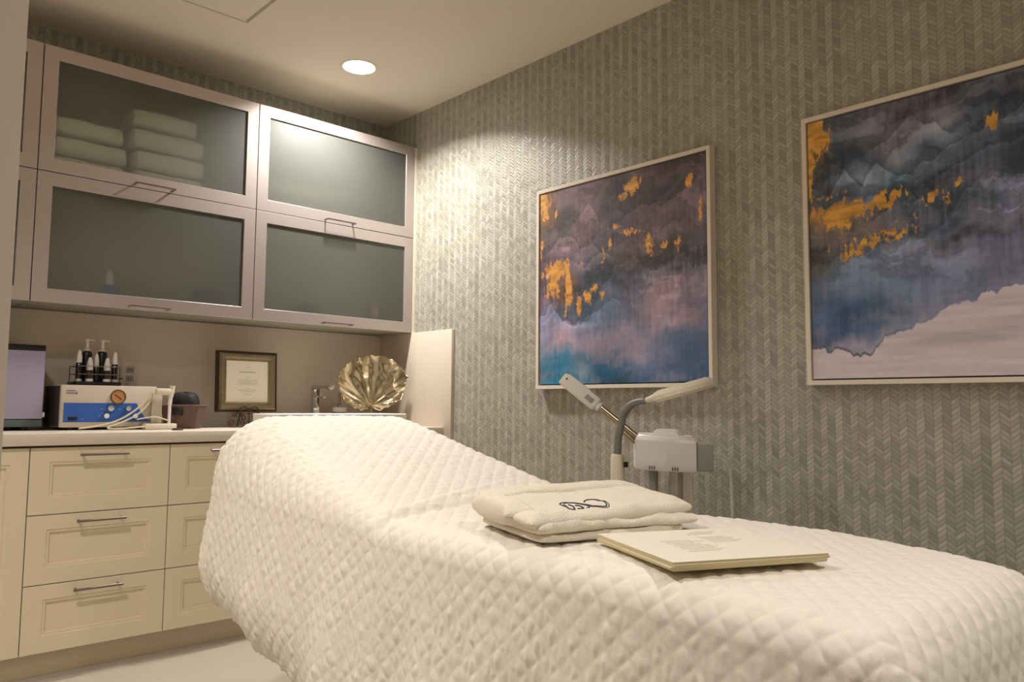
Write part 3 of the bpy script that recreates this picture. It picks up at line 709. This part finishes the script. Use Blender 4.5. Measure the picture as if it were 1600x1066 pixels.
GOLD = {'teal': [(.02,.05,.045,.09,1.3),(.11,.12,.012,.03,.8),(.60,.07,.05,.045,1.1),(.55,.11,.035,.025,.9),(.92,.11,.022,.03,1.1),(.97,.25,.010,.07,1.1),(.50,.24,.07,.02,.5),(.60,.29,.08,.02,.7),
            (.70,.37,.03,.05,.9),(.46,.33,.012,.03,.9),(.85,.37,.02,.04,.9),(.42,.38,.01,.05,.6),(.78,.38,.03,.02,.6),(.12,.42,.09,.05,1.2),(.09,.50,.05,.10,.75),(.20,.50,.022,.10,1.25),(.18,.60,.014,.06,1.),(.27,.61,.02,.05,1.),
            (.33,.56,.025,.035,1.2),(.37,.53,.02,.025,1.1),(.42,.56,.015,.02,.9),(.33,.30,.08,.03,.35),(.0,.3,.03,.1,.5),(.25,.42,.1,.03,.35)],
        'cloud': [(.02,.05,.05,.08,1.3),(.05,.08,.04,.06,1.),(.0,.19,.02,.12,1.2),(.63,.15,.016,.025,1.2),(.52,.345,.012,.014,1.2),(.12,.375,.13,.04,1.3),(.24,.365,.1,.025,1.),(.32,.34,.06,.018,.8),(.11,.41,.09,.04,.9),
            (.44,.38,.05,.025,.75),(.22,.50,.14,.022,.85),(.30,.475,.1,.02,.6),(.15,.53,.05,.03,.7),(.48,.385,.02,.03,.8),(.08,.30,.09,.01,.55),(.35,.44,.09,.02,.35)]}
SKYK = .78
def paint(u, v, key):
    us, rows = GRID[key]; vs = sorted(rows); tab = np.array([rows[k] for k in vs], float)
    tab = np.where(tab/255 <= .04045, tab/255/12.92, ((tab/255+.055)/1.055)**2.4)
    sd = 3 if key == 'teal' else 40
    wx = (fbm(u*5, v*5, 5, sd)-.5)*.12; wy = (fbm(u*7, v*4, 5, sd+9)-.5)*.13+(fbm(u*38, v*5, 3, sd+2)-.5)*.05
    U = np.clip(u+wx, 0, 1); V = np.clip(v+wy, 0, 1)
    fu = np.interp(U, us, np.arange(len(us))); fv = np.interp(V, vs, np.arange(len(vs)))
    i = np.clip(np.floor(fu).astype(int), 0, len(us)-2); j = np.clip(np.floor(fv).astype(int), 0, len(vs)-2)
    a = (fu-i); a = a*a*(3-2*a); c = fv-j; c = c*c*(3-2*c); a = a[..., None]; c = c[..., None]
    col = (tab[j, i]*(1-a)+tab[j, i+1]*a)*(1-c)+(tab[j+1, i]*(1-a)+tab[j+1, i+1]*a)*c
    # billowing ridges: brighter crests with dark undersides, plus vertical drips and fine horizontal drags
    rg = fbm(u*6+wx*6, v*13+wy*8, 5, sd+20, .6); rg2 = np.abs(rg-.5)*2
    drip = fbm(u*90, v*7, 3, sd+30)-.5; drag = fbm(u*6, v*70, 3, sd+33)-.5; fine = fbm(u*60, v*60, 3, sd+36)-.5
    upper = 1-sst(.45, .8, v)
    k = 1+(.95*(rg-.5)*2*(.35+.65*upper))+.42*drip*(.5+.5*upper)+.16*drag*(1-upper*.6)+.2*fine
    k *= 1-.30*upper*np.exp(-(rg2/.10)**2)
    col = col*np.clip(k, .3, 2.1)[..., None]
    mist = sst(.56, .72, fbm(u*4+2, v*9, 5, sd+90, .6)+.25*drip)*(.30 if key == 'teal' else .26)*(.35+.65*sst(.28, .5, v))
    col = col*(1-mist[..., None])+np.array([.30, .225, .26])*mist[..., None]
    if key == 'cloud':
        xs = [0, .14, .18, .205, .24, .27, .34, .42, .5, .56, .7, 1]; ys = [.885, .90, .915, .915, .89, .855, .825, .80, .755, .74, .70, .70]
        edge = np.interp(u, xs, ys)+(fbm(u*45, v*0+1, 4, 77)-.5)*.035
        pk = sst(0, .006, v-edge); pinkc = np.array([.46, .36, .38])*(1+.22*drag+.08*fine)[..., None]*(1-.25*sst(.55, .9, fbm(u*2, v*16, 3, 88)))[..., None]
        line = np.exp(-((v-edge)/.005)**2)*np.exp(-((u-.16)/.16)**2)*.7
        col = col*(1-pk[..., None])+pinkc*pk[..., None]; col *= (1-line)[..., None]
        # second crest running up to the right
        e2 = np.interp(u, [0, .3, .42, .5, .58, .62, .7, 1], [.60, .55, .50, .44, .33, .35, .36, .36])+(fbm(u*30, v*0+5, 5, 91)-.5)*.06
        cr = np.exp(-np.clip(v-e2, 0, 1)/.05)*(v > e2)*.22; dk = np.exp(-np.clip(e2-v, 0, 1)/.02)*(v <= e2)*.22
        col *= (1+cr*sst(.05, .3, u)-dk*sst(.2, .4, u))[..., None]
    else:
        e2 = np.interp(u, [0, .08, .14, .2, .3, .42, .5, .62, .72, .8, .88, .95, 1], [.66, .60, .66, .70, .71, .56, .42, .42, .50, .47, .44, .50, .50])+(fbm(u*26, v*0+5, 5, 91)-.5)*.07
        cr = np.exp(-np.clip(v-e2, 0, 1)/.05)*(v > e2)*.30; dk = np.exp(-np.clip(e2-v, 0, 1)/.03)*(v <= e2)*.28
        col *= (1+cr-dk)[..., None]
    CR = {'teal': [([0, .05, .14, .2, .28, .36, .5], [.36, .33, .255, .245, .31, .33, .40], .55), ([.15, .24, .33, .37, .42], [.26, .20, .11, .16, .22], .45), ([.44, .55, .66, .76, .88, 1], [.26, .21, .16, .20, .14, .09], .45), ([.1, .2, .3, .42, .5], [.42, .38, .42, .36, .34], .35), ([0, .1, .2, .33, .45, .55], [.70, .63, .71, .69, .60, .62], .40)],
          'cloud': [([0, .08, .14, .2, .26, .32, .40], [.33, .30, .22, .29, .20, .27, .31], .55), ([.2, .3, .38, .45, .55], [.19, .14, .07, .12, .18], .45), ([.3, .42, .5, .6, .7, 1], [.30, .25, .20, .17, .13, .10], .45), ([.35, .45, .55, .65, .8], [.35, .31, .26, .24, .2], .45), ([.2, .28, .34, .40, .46], [.44, .41, .34, .37, .42], .5), ([.04, .1, .18, .26, .32], [.60, .55, .56, .51, .55], .35)]}
    for q_, (cu, cv_, am) in enumerate(CR[key]):
        e = np.interp(u, cu, cv_)+(fbm(u*22+q_*9, v*0+q_, 5, 120+q_)-.5)*.05
        m_ = sst(cu[0]-.02, cu[0]+.06, u)*(1-sst(cu[-1]-.06, cu[-1]+.02, u)); d_ = v-e
        col *= (1+m_*am*(np.exp(-np.clip(d_, 0, 1)/.035)*sst(-.001, .004, d_)-.55*np.exp(-np.clip(-d_, 0, 1)/.02)*(d_ <= 0)))[..., None]
    g = np.zeros_like(u); nz = fbm(u*55, v*26, 6, sd+50, .75)
    uu = u+(fbm(u*9, v*9, 3, sd+60)-.5)*.03; vv = v+(fbm(u*60, v*4, 3, sd+61)-.5)*.05
    for (gu, gv, ru, rv, s) in GOLD[key]:
        g = np.maximum(g, s*np.exp(-(((uu-gu)/ru)**2+((vv-gv)/rv)**2)))
    gm = sst(.44, .54, g*.55+nz*1.1-.36)[..., None]*sst(.12, .3, g)[..., None]
    gc = np.array([.50, .24, .055])*(1+1.0*(fbm(u*20, v*60, 4, sd+70)-.5))[..., None]
    col = col*(1-gm)+gc*gm
    # colour as pigment (the photo's dim warm light divided out)
    col = .16*(np.clip(col, 0, None)/.16)**1.18*(np.array([1.26, 1.50, 1.58]) if key == 'cloud' else np.array([1.20, 1.32, 1.36]))
    return np.clip(col, .004, .85)
painting(-1.3623, 'abstract teal, mauve and gold painting in a thin white frame, nearer the cabinets', 'teal')
painting(-2.6999, 'abstract blue, pink and gold cloudy painting in a white frame, cut by the right edge', 'cloud')

# ------------------------------------------------------------------ treatment bed
XC, HW = -1.225, .375
YFOOT, YHEAD = -3.61, -1.44
def ztop(y):
    k = np.array([-3.8, -3.6, -3.45, -3.1, -2.7, -2.5, -2.40, -2.30, -2.155, -1.93, -1.72, -1.56, -1.45, -1.3]); z = np.array([.712, .724, .738, .75, .75, .752, .762, .785, .82, .873, .925, .965, .982, .985])
    out = 0
    for d, w_ in ((-.05, .25), (0, .5), (.05, .25)): out = out+w_*np.interp(np.asarray(y)+d, k, z)
    return out
t = thing('treatment_bed', (XC, -2.5, 0), 'padded treatment bed with raised backrest hidden under the white quilt', 'bed')
b = B(); box(b, XC-.33, XC+.33, -3.5, -2.42, .60, .715, .03, 3); obj('seat_cushion', b, M['vinyl'], t)
b = B()
sl = math.atan2(.19, .86); Tk = Matrix.Translation((XC, -2.40, .66)) @ Matrix.Rotation(sl, 4, 'X')
box(b, -.33, .33, 0, .86, -.05, .05, .03, 3, mtx=Tk); obj('backrest', b, M['vinyl'], t)
b = B(); box(b, XC-.28, XC+.28, -3.3, -1.7, .52, .58, .01); box(b, XC-.12, XC+.12, -2.9, -2.1, .06, .53, .02); obj('pedestal', b, M['white_plastic'], t)
b = B(); box(b, XC-.28, XC+.28, -3.15, -1.9, 0, .06, .015); obj('base_plate', b, M['white_plastic'], t)

# quilt
def softmax0(x, k=.02): return .5*(x+np.sqrt(x*x+k*k))
na_, nb_ = 540, 900
S = np.linspace(-1, 1, na_)[None, :]; Tt = np.linspace(0, 1, nb_)[:, None]
RF, RH = .085, .09
y_lo, y_hi = YFOOT+RF, YHEAD-RH
b_lo, b_hi = y_lo-RF*PI/2-.34, y_hi+RH*PI/2+.49
bb_ = b_lo+(b_hi-b_lo)*Tt                       # cloth coordinate along the bed
yc_ = np.clip(bb_, YFOOT, YHEAD)
hd = sst(-2.45, -1.65, yc_)                     # 0 flat part, 1 raised head part
R = (.062+.138*hd)*np.ones_like(S); R = np.where(S > 0, .075+.055*hd+.07*(1-sst(-3.6, -3.25, yc_)), R)
core = HW+.012+.012*hd-R
hem = np.interp(yc_, [-3.6, -2.11, -1.78, -1.73, -1.66, -1.5], [.30, .287, .315, .325, .36, .39])
Atot = core+R*PI/2+(ztop(yc_)-R-hem)
A_ = S*Atot
ea = np.clip(np.abs(A_)-core, 0, None)
eb = np.where(bb_ < y_lo, y_lo-bb_, np.where(bb_ > y_hi, bb_-y_hi, 0))*np.ones_like(A_)
sgb = np.where(bb_ < y_lo, -1., 1.); Re = np.where(bb_ < y_lo, RF, RH)
p_ = 5.; r_ = (ea**p_+eb**p_)**(1/p_)+1e-9
hyp = np.hypot(ea, eb)+1e-9; da = ea/hyp; db = eb/hyp
wE = np.where(eb > 0, db**2, 0); Rr = R*(1-wE)+Re*wE
arc = Rr*PI/2
hz = np.where(r_ < arc, Rr*np.sin(np.clip(r_/Rr, 0, PI/2)), Rr)
dr = np.where(r_ < arc, Rr*(1-np.cos(np.clip(r_/Rr, 0, PI/2))), Rr+(r_-arc))
fl = np.clip(r_-arc, 0, None)
hz = hz+fl*.12-2.5*hd*np.clip(fl-.22, 0, None)**2
# soft vertical folds in the hanging part
wave = (.012*np.sin(bb_*15+A_*3)+.008*np.sin(bb_*31+1.3))*sst(.08, .35, fl)*(1-hd*.5)
hz = hz+wave
X = XC+np.sign(A_)*(np.minimum(np.abs(A_), core)+da*hz)
Yv = np.where(eb > 0, np.where(sgb < 0, y_lo, y_hi), bb_)+sgb*db*hz
zc = ztop(np.clip(Yv, YFOOT-.05, YHEAD+.0))
# gentle crown across the top and crease at the hinge of the backrest
crown = -.006*(np.clip(np.abs(A_)/(HW), 0, 1.)**2)
Zv = zc-dr+crown+.005+.010*hd
Zv = Zv-.008*np.exp(-((bb_+2.40+.06*A_)/.012)**2)*sst(-.45, -.1, A_)*0
cre = np.exp(-((bb_+2.37-.12*A_)/.018)**2)*(1-sst(.15, .45, ea))
Zv = Zv-.011*cre
Xg, Yg, Zg = [q*np.ones((nb_, na_)) for q in (X, Yv, Zv)]
P = np.stack([Xg, Yg, Zg], -1)
def normals(P):
    gu = np.gradient(P, axis=1); gv = np.gradient(P, axis=0); n = np.cross(gu, gv); n /= np.linalg.norm(n, axis=-1, keepdims=True)+1e-12; return n
Nn = normals(P)
if Nn[nb_//2, na_//2, 2] < 0: Nn = -Nn
Aq = A_*np.ones_like(Zg); Bq = bb_*np.ones_like(Zg)
pit = .0515
wa = Aq+.004*(vnoise(Aq*9, Bq*9, 3)-.5); wb = Bq+.004*(vnoise(Aq*9, Bq*9, 8)-.5)
p1 = (wa+wb)/pit; p2 = (wa-wb)/pit
def seam(p): 
    d = np.abs(p-np.round(p))*2      # 0 on the seam, 1 mid-diamond
    return d
s1, s2 = seam(p1), seam(p2)
puff = (1-(1-np.clip(s1, 0, 1))**2.6)*(1-(1-np.clip(s2, 0, 1))**2.6)
dbl = -.35*np.exp(-(s1/.07)**2)-.35*np.exp(-(s2/.07)**2)+.12*np.exp(-((s1-.0)/.02)**2)
side = sst(.05, .2, ea)
w1 = fbm(Aq*22, Bq*95, 3, 5)-.5; w2 = fbm(Aq*60, Bq*60, 3, 15)-.5; w3 = fbm(Aq*95, Bq*30, 3, 25)-.5
ramp = sst(-2.4, -2.1, Bq)*(1-side)
disp = .0025*puff+.0009*dbl+puff*(.0125*w1*(.25+.75*side)+.0030*w2+.0060*w3*ramp)+.006*(fbm(Aq*5, Bq*6, 3, 35)-.5)
# tension creases at the backrest hinge and pulled folds on the near side
disp += .004*np.exp(-((Bq+2.30-.25*Aq)/.012)**2)*np.exp(-((Aq+.1)/.22)**2)
disp += -.006*np.exp(-((Bq+2.62+.10*(Aq+.6)+.006*np.sin(Aq*40))/.006)**2)*sst(-.30, -.42, Aq)*0
for (b0, k0, a0, wdt, am) in ((-2.72, .35, -.50, .16, .007), (-2.66, .2, -.60, .12, .006), (-2.78, .5, -.56, .10, .006), (-2.86, .1, -.66, .12, .005), (-2.58, .6, -.42, .10, .005)):
    disp += -am*np.exp(-((Bq-b0-k0*(Aq-a0))/.006)**2)*np.exp(-((Aq-a0)/wdt)**2)
P = P+Nn*disp[..., None]
M['quilt'] = mat('white_quilt', (240, 234, 222), .72, bump=.0004, bscale=700)
M['quilt'].node_tree.nodes['Principled BSDF'].inputs['Sheen Weight'].default_value = .2
q = grid_mesh('quilt', P, M['quilt'], solid=.007)
tag(rebase(q, (XC, -2.5, .75)), 'white diamond-stitched quilt draped over the whole treatment bed', 'quilt')

# ------------------------------------------------------------------ robe on the bed
ex_ = Vector((.964, -.266, 0)); ey_ = Vector((.266, .964, 0)); oR = Vector((-1.318, -2.812, .7545))
def L2W(x, y, z): return oR+ex_*(x*.87-.030)+ey_*y+Vector((0, 0, z))
def slab(bm_, quad, z0, z1, n=12., seed=0, rough=.004, ns=60, nt=40, tilt=(0, 0)):
    rg = []
    q = [Vector(p) for p in quad]
    s = np.linspace(-1, 1, ns)[None, :]*np.ones((nt, 1)); t_ = np.linspace(-1, 1, nt)[:, None]*np.ones((1, ns))
    ss = np.sign(s)*(1-(1-np.abs(s))**2.4); tt = np.sign(t_)*(1-(1-np.abs(t_))**2.4)
    U = (ss+1)/2; V = (tt+1)/2
    # slightly rounded corners
    cr = 1-.04*(np.abs(ss)**8)*(np.abs(tt)**8)
    x = (q[0].x*(1-U)*(1-V)+q[1].x*U*(1-V)+q[2].x*U*V+q[3].x*(1-U)*V); y = (q[0].y*(1-U)*(1-V)+q[1].y*U*(1-V)+q[2].y*U*V+q[3].y*(1-U)*V)
    mx_, my_ = x.mean(), y.mean(); x = mx_+(x-mx_)*cr; y = my_+(y-my_)*cr
    prof = ((1-np.abs(ss)**n).clip(0)*(1-np.abs(tt)**n).clip(0))**(.5)
    nz = (fbm(x*14+seed, y*26, 4, seed)-.5)*2*rough+(fbm(x*9+y*14+seed, y*30-x*12, 3, seed+8)-.5)*(.004+.010*np.abs(tt)**2)+(fbm(x*30+y*5, y*9-x*5+seed, 3, seed+3)-.5)*.005*np.abs(ss)**2
    x = x+nz*1.2*np.abs(tt)**6; y = y+(fbm(x*20, y*10+9, 3, seed+4)-.5)*2*rough*1.6*np.abs(tt)**6
    h = (z1-z0)/2; zm = (z0+z1)/2+tilt[0]*x+tilt[1]*y
    top = zm+h*prof+nz*prof; bot = zm-h*prof
    T_ = [[bm_.verts.new(L2W(x[j, i], y[j, i], top[j, i])) for i in range(ns)] for j in range(nt)]
    B_ = [[(T_[j][i] if (i in (0, ns-1) or j in (0, nt-1)) else bm_.verts.new(L2W(x[j, i], y[j, i], bot[j, i]))) for i in range(ns)] for j in range(nt)]
    for j in range(nt-1):
        for i in range(ns-1):
            bm_.faces.new((T_[j][i], T_[j][i+1], T_[j+1][i+1], T_[j+1][i]))
            try: bm_.faces.new((B_[j][i], B_[j+1][i], B_[j+1][i+1], B_[j][i+1]))
            except ValueError: pass
t = thing('folded_robe', oR, 'folded white bathrobe with dark swirl monogram resting on the quilt', 'robe')
b = B()
slab(b, [(-.21, -.150, 0), (.21, -.150, 0), (.27, .14, 0), (-.19, .16, 0)], .000, .024, seed=1)
slab(b, [(-.10, -.140, 0), (.255, -.155, 0), (.285, .13, 0), (-.10, .15, 0)], .018, .040, seed=2, rough=.006)
slab(b, [(-.215, -.155, 0), (-.02, -.150, 0), (-.02, .15, 0), (-.20, .155, 0)], .018, .044, seed=3, rough=.005)
slab(b, [(-.235, -.150, 0), (.275, -.120, 0), (.275, .12, 0), (-.215, .14, 0)], .042, .074, seed=4, rough=.0035, tilt=(.012, .10))
from mathutils.bvhtree import BVHTree
bmesh.ops.recalc_face_normals(b, faces=b.faces[:]); TOP = BVHTree.FromBMesh(b)
obj('robe_body', b, M['robe'], t, ang=80)
b = B()
slab(b, [(-.215, .045, 0), (.27, .055, 0), (.27, .125, 0), (-.205, .150, 0)], .058, .090, n=3.2, seed=6, rough=.005, nt=26)
slab(b, [(.05, .07, 0), (.24, .08, 0), (.26, .13, 0), (.05, .135, 0)], .074, .092, n=3, seed=7, rough=.004, nt=20)
slab(b, [(-.245, -.07, 0), (-.175, -.10, 0), (-.155, .14, 0), (-.225, .145, 0)], .022, .080, n=3.0, seed=8, rough=.005, ns=30)
obj('collar_roll', b, M['robe'], t, ang=80)
# monogram
zt_ = .0748
def stroke(pts, r):
    P_ = []
    for p in smooth([(a, c, 0) for a, c in pts], 6):
        w_ = L2W(p.x, p.y, .3); h_ = TOP.ray_cast(w_, Vector((0, 0, -1)))[0]; P_.append(h_+Vector((0, 0, .0004)))
    tube(b, P_, r, 6)
b = B()
mx0, my0 = -.035, -.088
S_ = lambda L: [(mx0+a, my0+c*1.25) for a, c in L]
STK = 1
stroke(S_([(-.062, .004), (-.058, .022), (-.040, .030), (-.020, .022), (0, .004), (.022, -.012), (.042, -.014), (.056, .004), (.050, .026), (.034, .034), (.018, .028)]), .0015)
stroke(S_([(-.056, .002), (-.052, .017), (-.038, .024), (-.020, .016), (0, -.002), (.022, -.017), (.044, -.019), (.061, .002), (.055, .028), (.036, .038)]), .0010)
stroke(S_([(-.062, .004), (-.056, -.010), (-.044, -.010), (-.040, 0), (-.046, .008)]), .0018)
stroke(S_([(-.034, -.008), (-.026, -.014), (-.018, -.008), (-.022, .002), (-.030, .004)]), .0018)
stroke(S_([(-.012, -.012), (-.004, -.012), (0, -.004)]), .0014)
stroke(S_([(.010, .020), (.018, .026)]), .0016)
obj('monogram', b, M['ink'], t)

# ------------------------------------------------------------------ booklets
F_ = Vector((-1.584, -3.228, 0)); bx = Vector((.905, -.425, 0)).normalized(); by = Vector((.425, .905, 0)).normalized()
bz = .7590
labs = ['bottom cream paper booklet of the stack on the quilt', 'second cream booklet from the bottom of the stack', 'second cream booklet from the top of the stack', 'top ivory booklet with faint grey print lying on the quilt']
for i, lab in enumerate(labs):
    o_ = F_+bx*(.004, -.004, .002, 0)[i]+by*(.006, .002, -.003, 0)[i]; a_ = (.01, -.012, .006, 0)[i]
    Tm = Matrix.Translation((o_.x, o_.y, bz+.0042*i)) @ Matrix.Rotation(math.atan2(bx.y, bx.x)+a_, 4, 'Z')
    tt_ = thing('paper_booklet', (Tm @ Vector((.15, .15, 0))), lab, 'booklet', None)
    bb = B(); box(bb, 0, .305, 0, .295, .0002, .0036, .0008, 1, mtx=Tm); obj('pages', bb, M['paper_edge'], tt_)
    bb = B(); box(bb, -.001, .306, -.001, .296, .0037, .0041, mtx=Tm); cv = obj('cover', bb, M['paper'], tt_)
    if i == 3:
        bb = B()
        def line(x, y, w_, h_=.0016): box(bb, x, x+w_, y, y+h_, .0041, .0043, mtx=Tm)
        rr_ = random.Random(3)
        for k in range(9): line(.075+.006*(k % 2), .075+.013*k, .055+.03*rr_.random()); 
        for k in range(5): line(.170, .150+.013*k, .05+.02*rr_.random())
        for k in range(3): line(.165+.01*k, .235+.012*k, .055)
        
        obj('print', bb, M['print'], cv)

# ------------------------------------------------------------------ magnifying lamp
LX = -.62; ly = -2.327
t = thing('magnifying_lamp', (LX, ly, 0), 'white magnifying lamp on a grey gooseneck standing behind the bed', 'lamp')
b = B(); lathe(b, [(.13, 0.002), (.13, .02), (.11, .03), (.03, .04), (.022, .05)], 36, Matrix.Translation((LX, ly, 0))); obj('base', b, M['white_plastic'], t)
b = B(); cyl(b, (LX, ly, .045), (LX, ly, .70), .014, 18); obj('pole', b, M['grey_plastic'], t)
b = B(); lathe(b, [(.021, .68), (.0235, .69), (.0225, .860), (.019, .869), (.012, .871)], 28, Matrix.Translation((LX, ly, 0))); s_ = obj('collar', b, M['cream_plastic'], t)
b = B(); box(b, LX+.004, LX+.018, ly-.031, ly-.019, .828, .846, .002); obj('set_screw', b, M['black'], s_)
gp = smooth([(LX, ly, .868), (LX, ly-.003, .92), (LX, -2.341, .960), (LX, -2.351, .995), (LX, -2.373, 1.024), (LX, -2.405, 1.040), (LX, -2.447, 1.047)], 14)
b = B(); rads = [.0125-.0035*max(0, (k/len(gp)-.6)/.4)+(.0009 if (k % 2) else 0) for k in range(len(gp))]; tube(b, gp, rads, 16); obj('gooseneck', b, M['goose'], t)
pa, pb = Vector((LX, -2.440, 1.047)), Vector((LX, -2.661, 1.096)); e1 = (pb-pa).normalized(); c_l = pa+e1*.150
vw = (c_l-CAM).normalized(); e2 = (vw-e1*vw.dot(e1)).normalized(); e3 = e1.cross(e2).normalized(); e3 = e3 if e3.z > 0 else -e3
# tip the ring a little so its thickness reads
Mh = Matrix((e1, e2, e3)).transposed().to_4x4(); Mh.translation = c_l
b = B()
def ringprof(): return [(.062, -.010), (.066, -.016), (.085, -.017), (.095, -.008), (.0965, .004), (.090, .014), (.076, .019), (.064, .016), (.061, .006)]
pr_ = ringprof(); seg = 56; R_ = []
for r, z in pr_: R_.append([b.verts.new(Mh @ Vector((r*math.cos(k*2*PI/seg), r*math.sin(k*2*PI/seg), z))) for k in range(seg)])
for i in range(len(R_)):
    for k in range(seg): b.faces.new((R_[i][k], R_[i][(k+1) % seg], R_[(i+1) % len(R_)][(k+1) % seg], R_[(i+1) % len(R_)][k]))
tube(b, [Mh @ Vector((-.152, 0, -.001)), Mh @ Vector((-.13, 0, -.001)), Mh @ Vector((-.105, 0, 0)), Mh @ Vector((-.085, 0, 0))], [.0075, .010, .013, .014], 16)
o = obj('lamp_head', b, M['cream_plastic'], t)
b = B(); lathe(b, [(.061, -.004), (.03, .001), (.03, .003), (.061, -.001)][:1]+[(.061, .0), (.04, .004), (.01, .006)], 40, Mh); obj('lens', b, M['glass'], o)
b = B()
for k in range(3):
    a = -PI/2-.45+.45*k
    p = Mh @ Vector((.0955*math.cos(a), .0955*math.sin(a), -.004)); bmesh.ops.create_uvsphere(b, u_segments=10, v_segments=8, radius=.0028, matrix=Matrix.Translation(p))
obj('rivets', b, M['ceramic'], o)

# ------------------------------------------------------------------ facial steamer
SX, SY = -.285, -2.285
er = Vector((.58, -.815, 0)).normalized(); ed = Vector((.815, .58, 0)).normalized()
def SW(r, d, z): return Vector((SX, SY, z))+er*r+ed*d
t = thing('facial_steamer', (SX, SY, 0), 'white facial steamer head with metal arm on a stand against the patterned wall', 'facial steamer')
b = B(); lathe(b, [(.13, .002), (.13, .02), (.10, .03), (.03, .04), (.02, .05)], 36, Matrix.Translation(SW(-.05, 0, 0))); obj('base', b, M['white_plastic'], t)
b = B(); cyl(b, SW(-.05, 0, .04), SW(-.05, 0, .800), .0165, 20); obj('pole', b, M['grey_plastic'], t)
plan = [(-.122, .01), (-.112, -.05), (-.006, -.090), (.102, -.060), (.102, .085), (-.10, .085)]
def ring(k, z, dz=None):
    out = []
    for i, (r, d) in enumerate(plan):
        zz = z if dz is None else z+dz*(r+.12)/.22
        out.append(SW(r*k-.005*(1-k), d*k, zz))
    return out
b = B(); loops(b, [ring(.96, .803, -.008), ring(1, .808, -.008), ring(1, .842, -.004), ring(1.0, .905, -.012), ring(.985, .914, -.012), ring(.86, .931, -.010), ring(.84, .932, -.010)])
bmesh.ops.bevel(b, geom=b.edges[:], offset=.003, segments=2, affect='EDGES'); o = obj('body', b, M['white_plastic'], t)
b = B(); dm = [(-.045, -.05), (.03, -.05), (.05, -.01), (.03, .04), (-.045, .04)]
dome = lambda k, z: [SW(.0+r*k, -.0+d*k, z) for r, d in dm]
loops(b, [dome(1.35, .905), dome(1.3, .922), dome(.9, .944), dome(.82, .946)]); bmesh.ops.bevel(b, geom=b.edges[:], offset=.003, segments=2, affect='EDGES'); obj('dome', b, M['white_plastic'], t)
b = B()
for r0 in (-.062, .0, ):
    for k in range(3):
        r = r0+.0085*k; d = -.0905+.0395*abs(r)/.1 if r < 0 else -.090+.028*r/.1
        if r0 == 0: r += .018; d = -.090+.028*(r+.006)/.108
        else: d = -.090+.040*(abs(r)-.006)/.106
        q_ = SW(r, d-.001, .806-.008*(r+.12)/.22); box(b, q_.x-.0012, q_.x+.0012, q_.y-.0012, q_.y+.0012, q_.z+.002, q_.z+.014)
obj('vent_slots', b, M['black'], o)
b = B(); T_ = Matrix((er, ed, Vector((0, 0, 1)))).transposed().to_4x4(); T_.translation = Vector((SX, SY, 0))
box(b, .1025, .160, -.052, .075, .800, .898, .006, mtx=T_); obj('rear_housing', b, M['grey_plastic'], t)
b = B(); lathe(b, [(.040, .58), (.044, .60), (.044, .76), (.038, .797)], 28, Matrix.Translation(SW(.045, .0, 0)), cap=False); obj('water_jar', b, M['glass'], t)
b = B(); cyl(b, SW(.045, 0, .60), SW(.045, 0, .795), .006, 12); lathe(b, [(.046, .57), (.047, .60), (.03, .602)], 28, Matrix.Translation(SW(.045, .0, 0))); obj('heater_tube', b, M['steel'], t)
a0, a1 = SW(-.095, -.02, .905), SW(-.250, -.02, 1.030)
b = B(); cyl(b, a0, a1, .0125, 22); cyl(b, SW(-.115, -.02, .897), SW(-.17, -.02, .945), .0085, 16); obj('steam_arm', b, M['steel'], t)
dr_ = (a1-a0).normalized(); sd_ = ed; nn = dr_.cross(sd_).normalized()
Ta = Matrix((dr_, sd_, nn)).transposed().to_4x4(); Ta.translation = a1
b = B(); lathe(b, [(.0165, 0), (.019, .004), (.018, .018)], 22, Ta @ Matrix.Rotation(PI/2, 4, 'Y') @ Matrix.Translation((0, 0, -.012))); obj('arm_collar', b, M['white_plastic'], t)
b = B(); hw = .024
sect = [(-hw, -.026), (hw, -.026), (hw, .018), (hw*.6, .027), (-hw*.6, .027), (-hw, .018)]
def hs(x, k, off=0): return [Ta @ Vector((x, s*k, v_*k+off)) for s, v_ in sect]
loops(b, [hs(.004, .85), hs(.010, 1), hs(.120, 1.0), hs(.155, .92, .001), hs(.166, .78, .003)]); bmesh.ops.bevel(b, geom=b.edges[:], offset=.002, segments=2, affect='EDGES')
nz_ = obj('nozzle', b, M['white_plastic'], t)
b = B(); box(b, .02, .055, -.010, .010, -.031, -.0255, .002, mtx=Ta); box(b, .02, .055, -.0252, -.0235, -.010, .008, .001, mtx=Ta); obj('switch', b, M['grey_plastic'], nz_)
b = B(); bmesh.ops.create_uvsphere(b, u_segments=10, v_segments=8, radius=.004, matrix=Ta @ Matrix.Translation((.148, -.0225, -.006))); obj('indicator', b, M['dark_grey'], nz_)
b = B(); tube(b, smooth([SW(.159, .02, .842), (-.10, -2.385, .835), (-.06, -2.40, .80), (-.045, -2.40, .70), (-.04, -2.40, .55), (-.035, -2.40, .30), (-.04, -2.41, .10), (-.03, -2.45, .02)], 10), .0042, 10); obj('power_cord', b, M['white_plastic'], t)

# ------------------------------------------------------------------ render settings
scene.view_settings.view_transform = 'Standard'; scene.view_settings.look = 'None'
scene.view_settings.gamma = 1; scene.view_settings.exposure = 0.0; scene.view_settings.use_curve_mapping = False
scene.cycles.use_denoising = True
scene.cycles.max_bounces = 10; scene.cycles.transparent_max_bounces = 12; scene.cycles.sample_clamp_indirect = 20
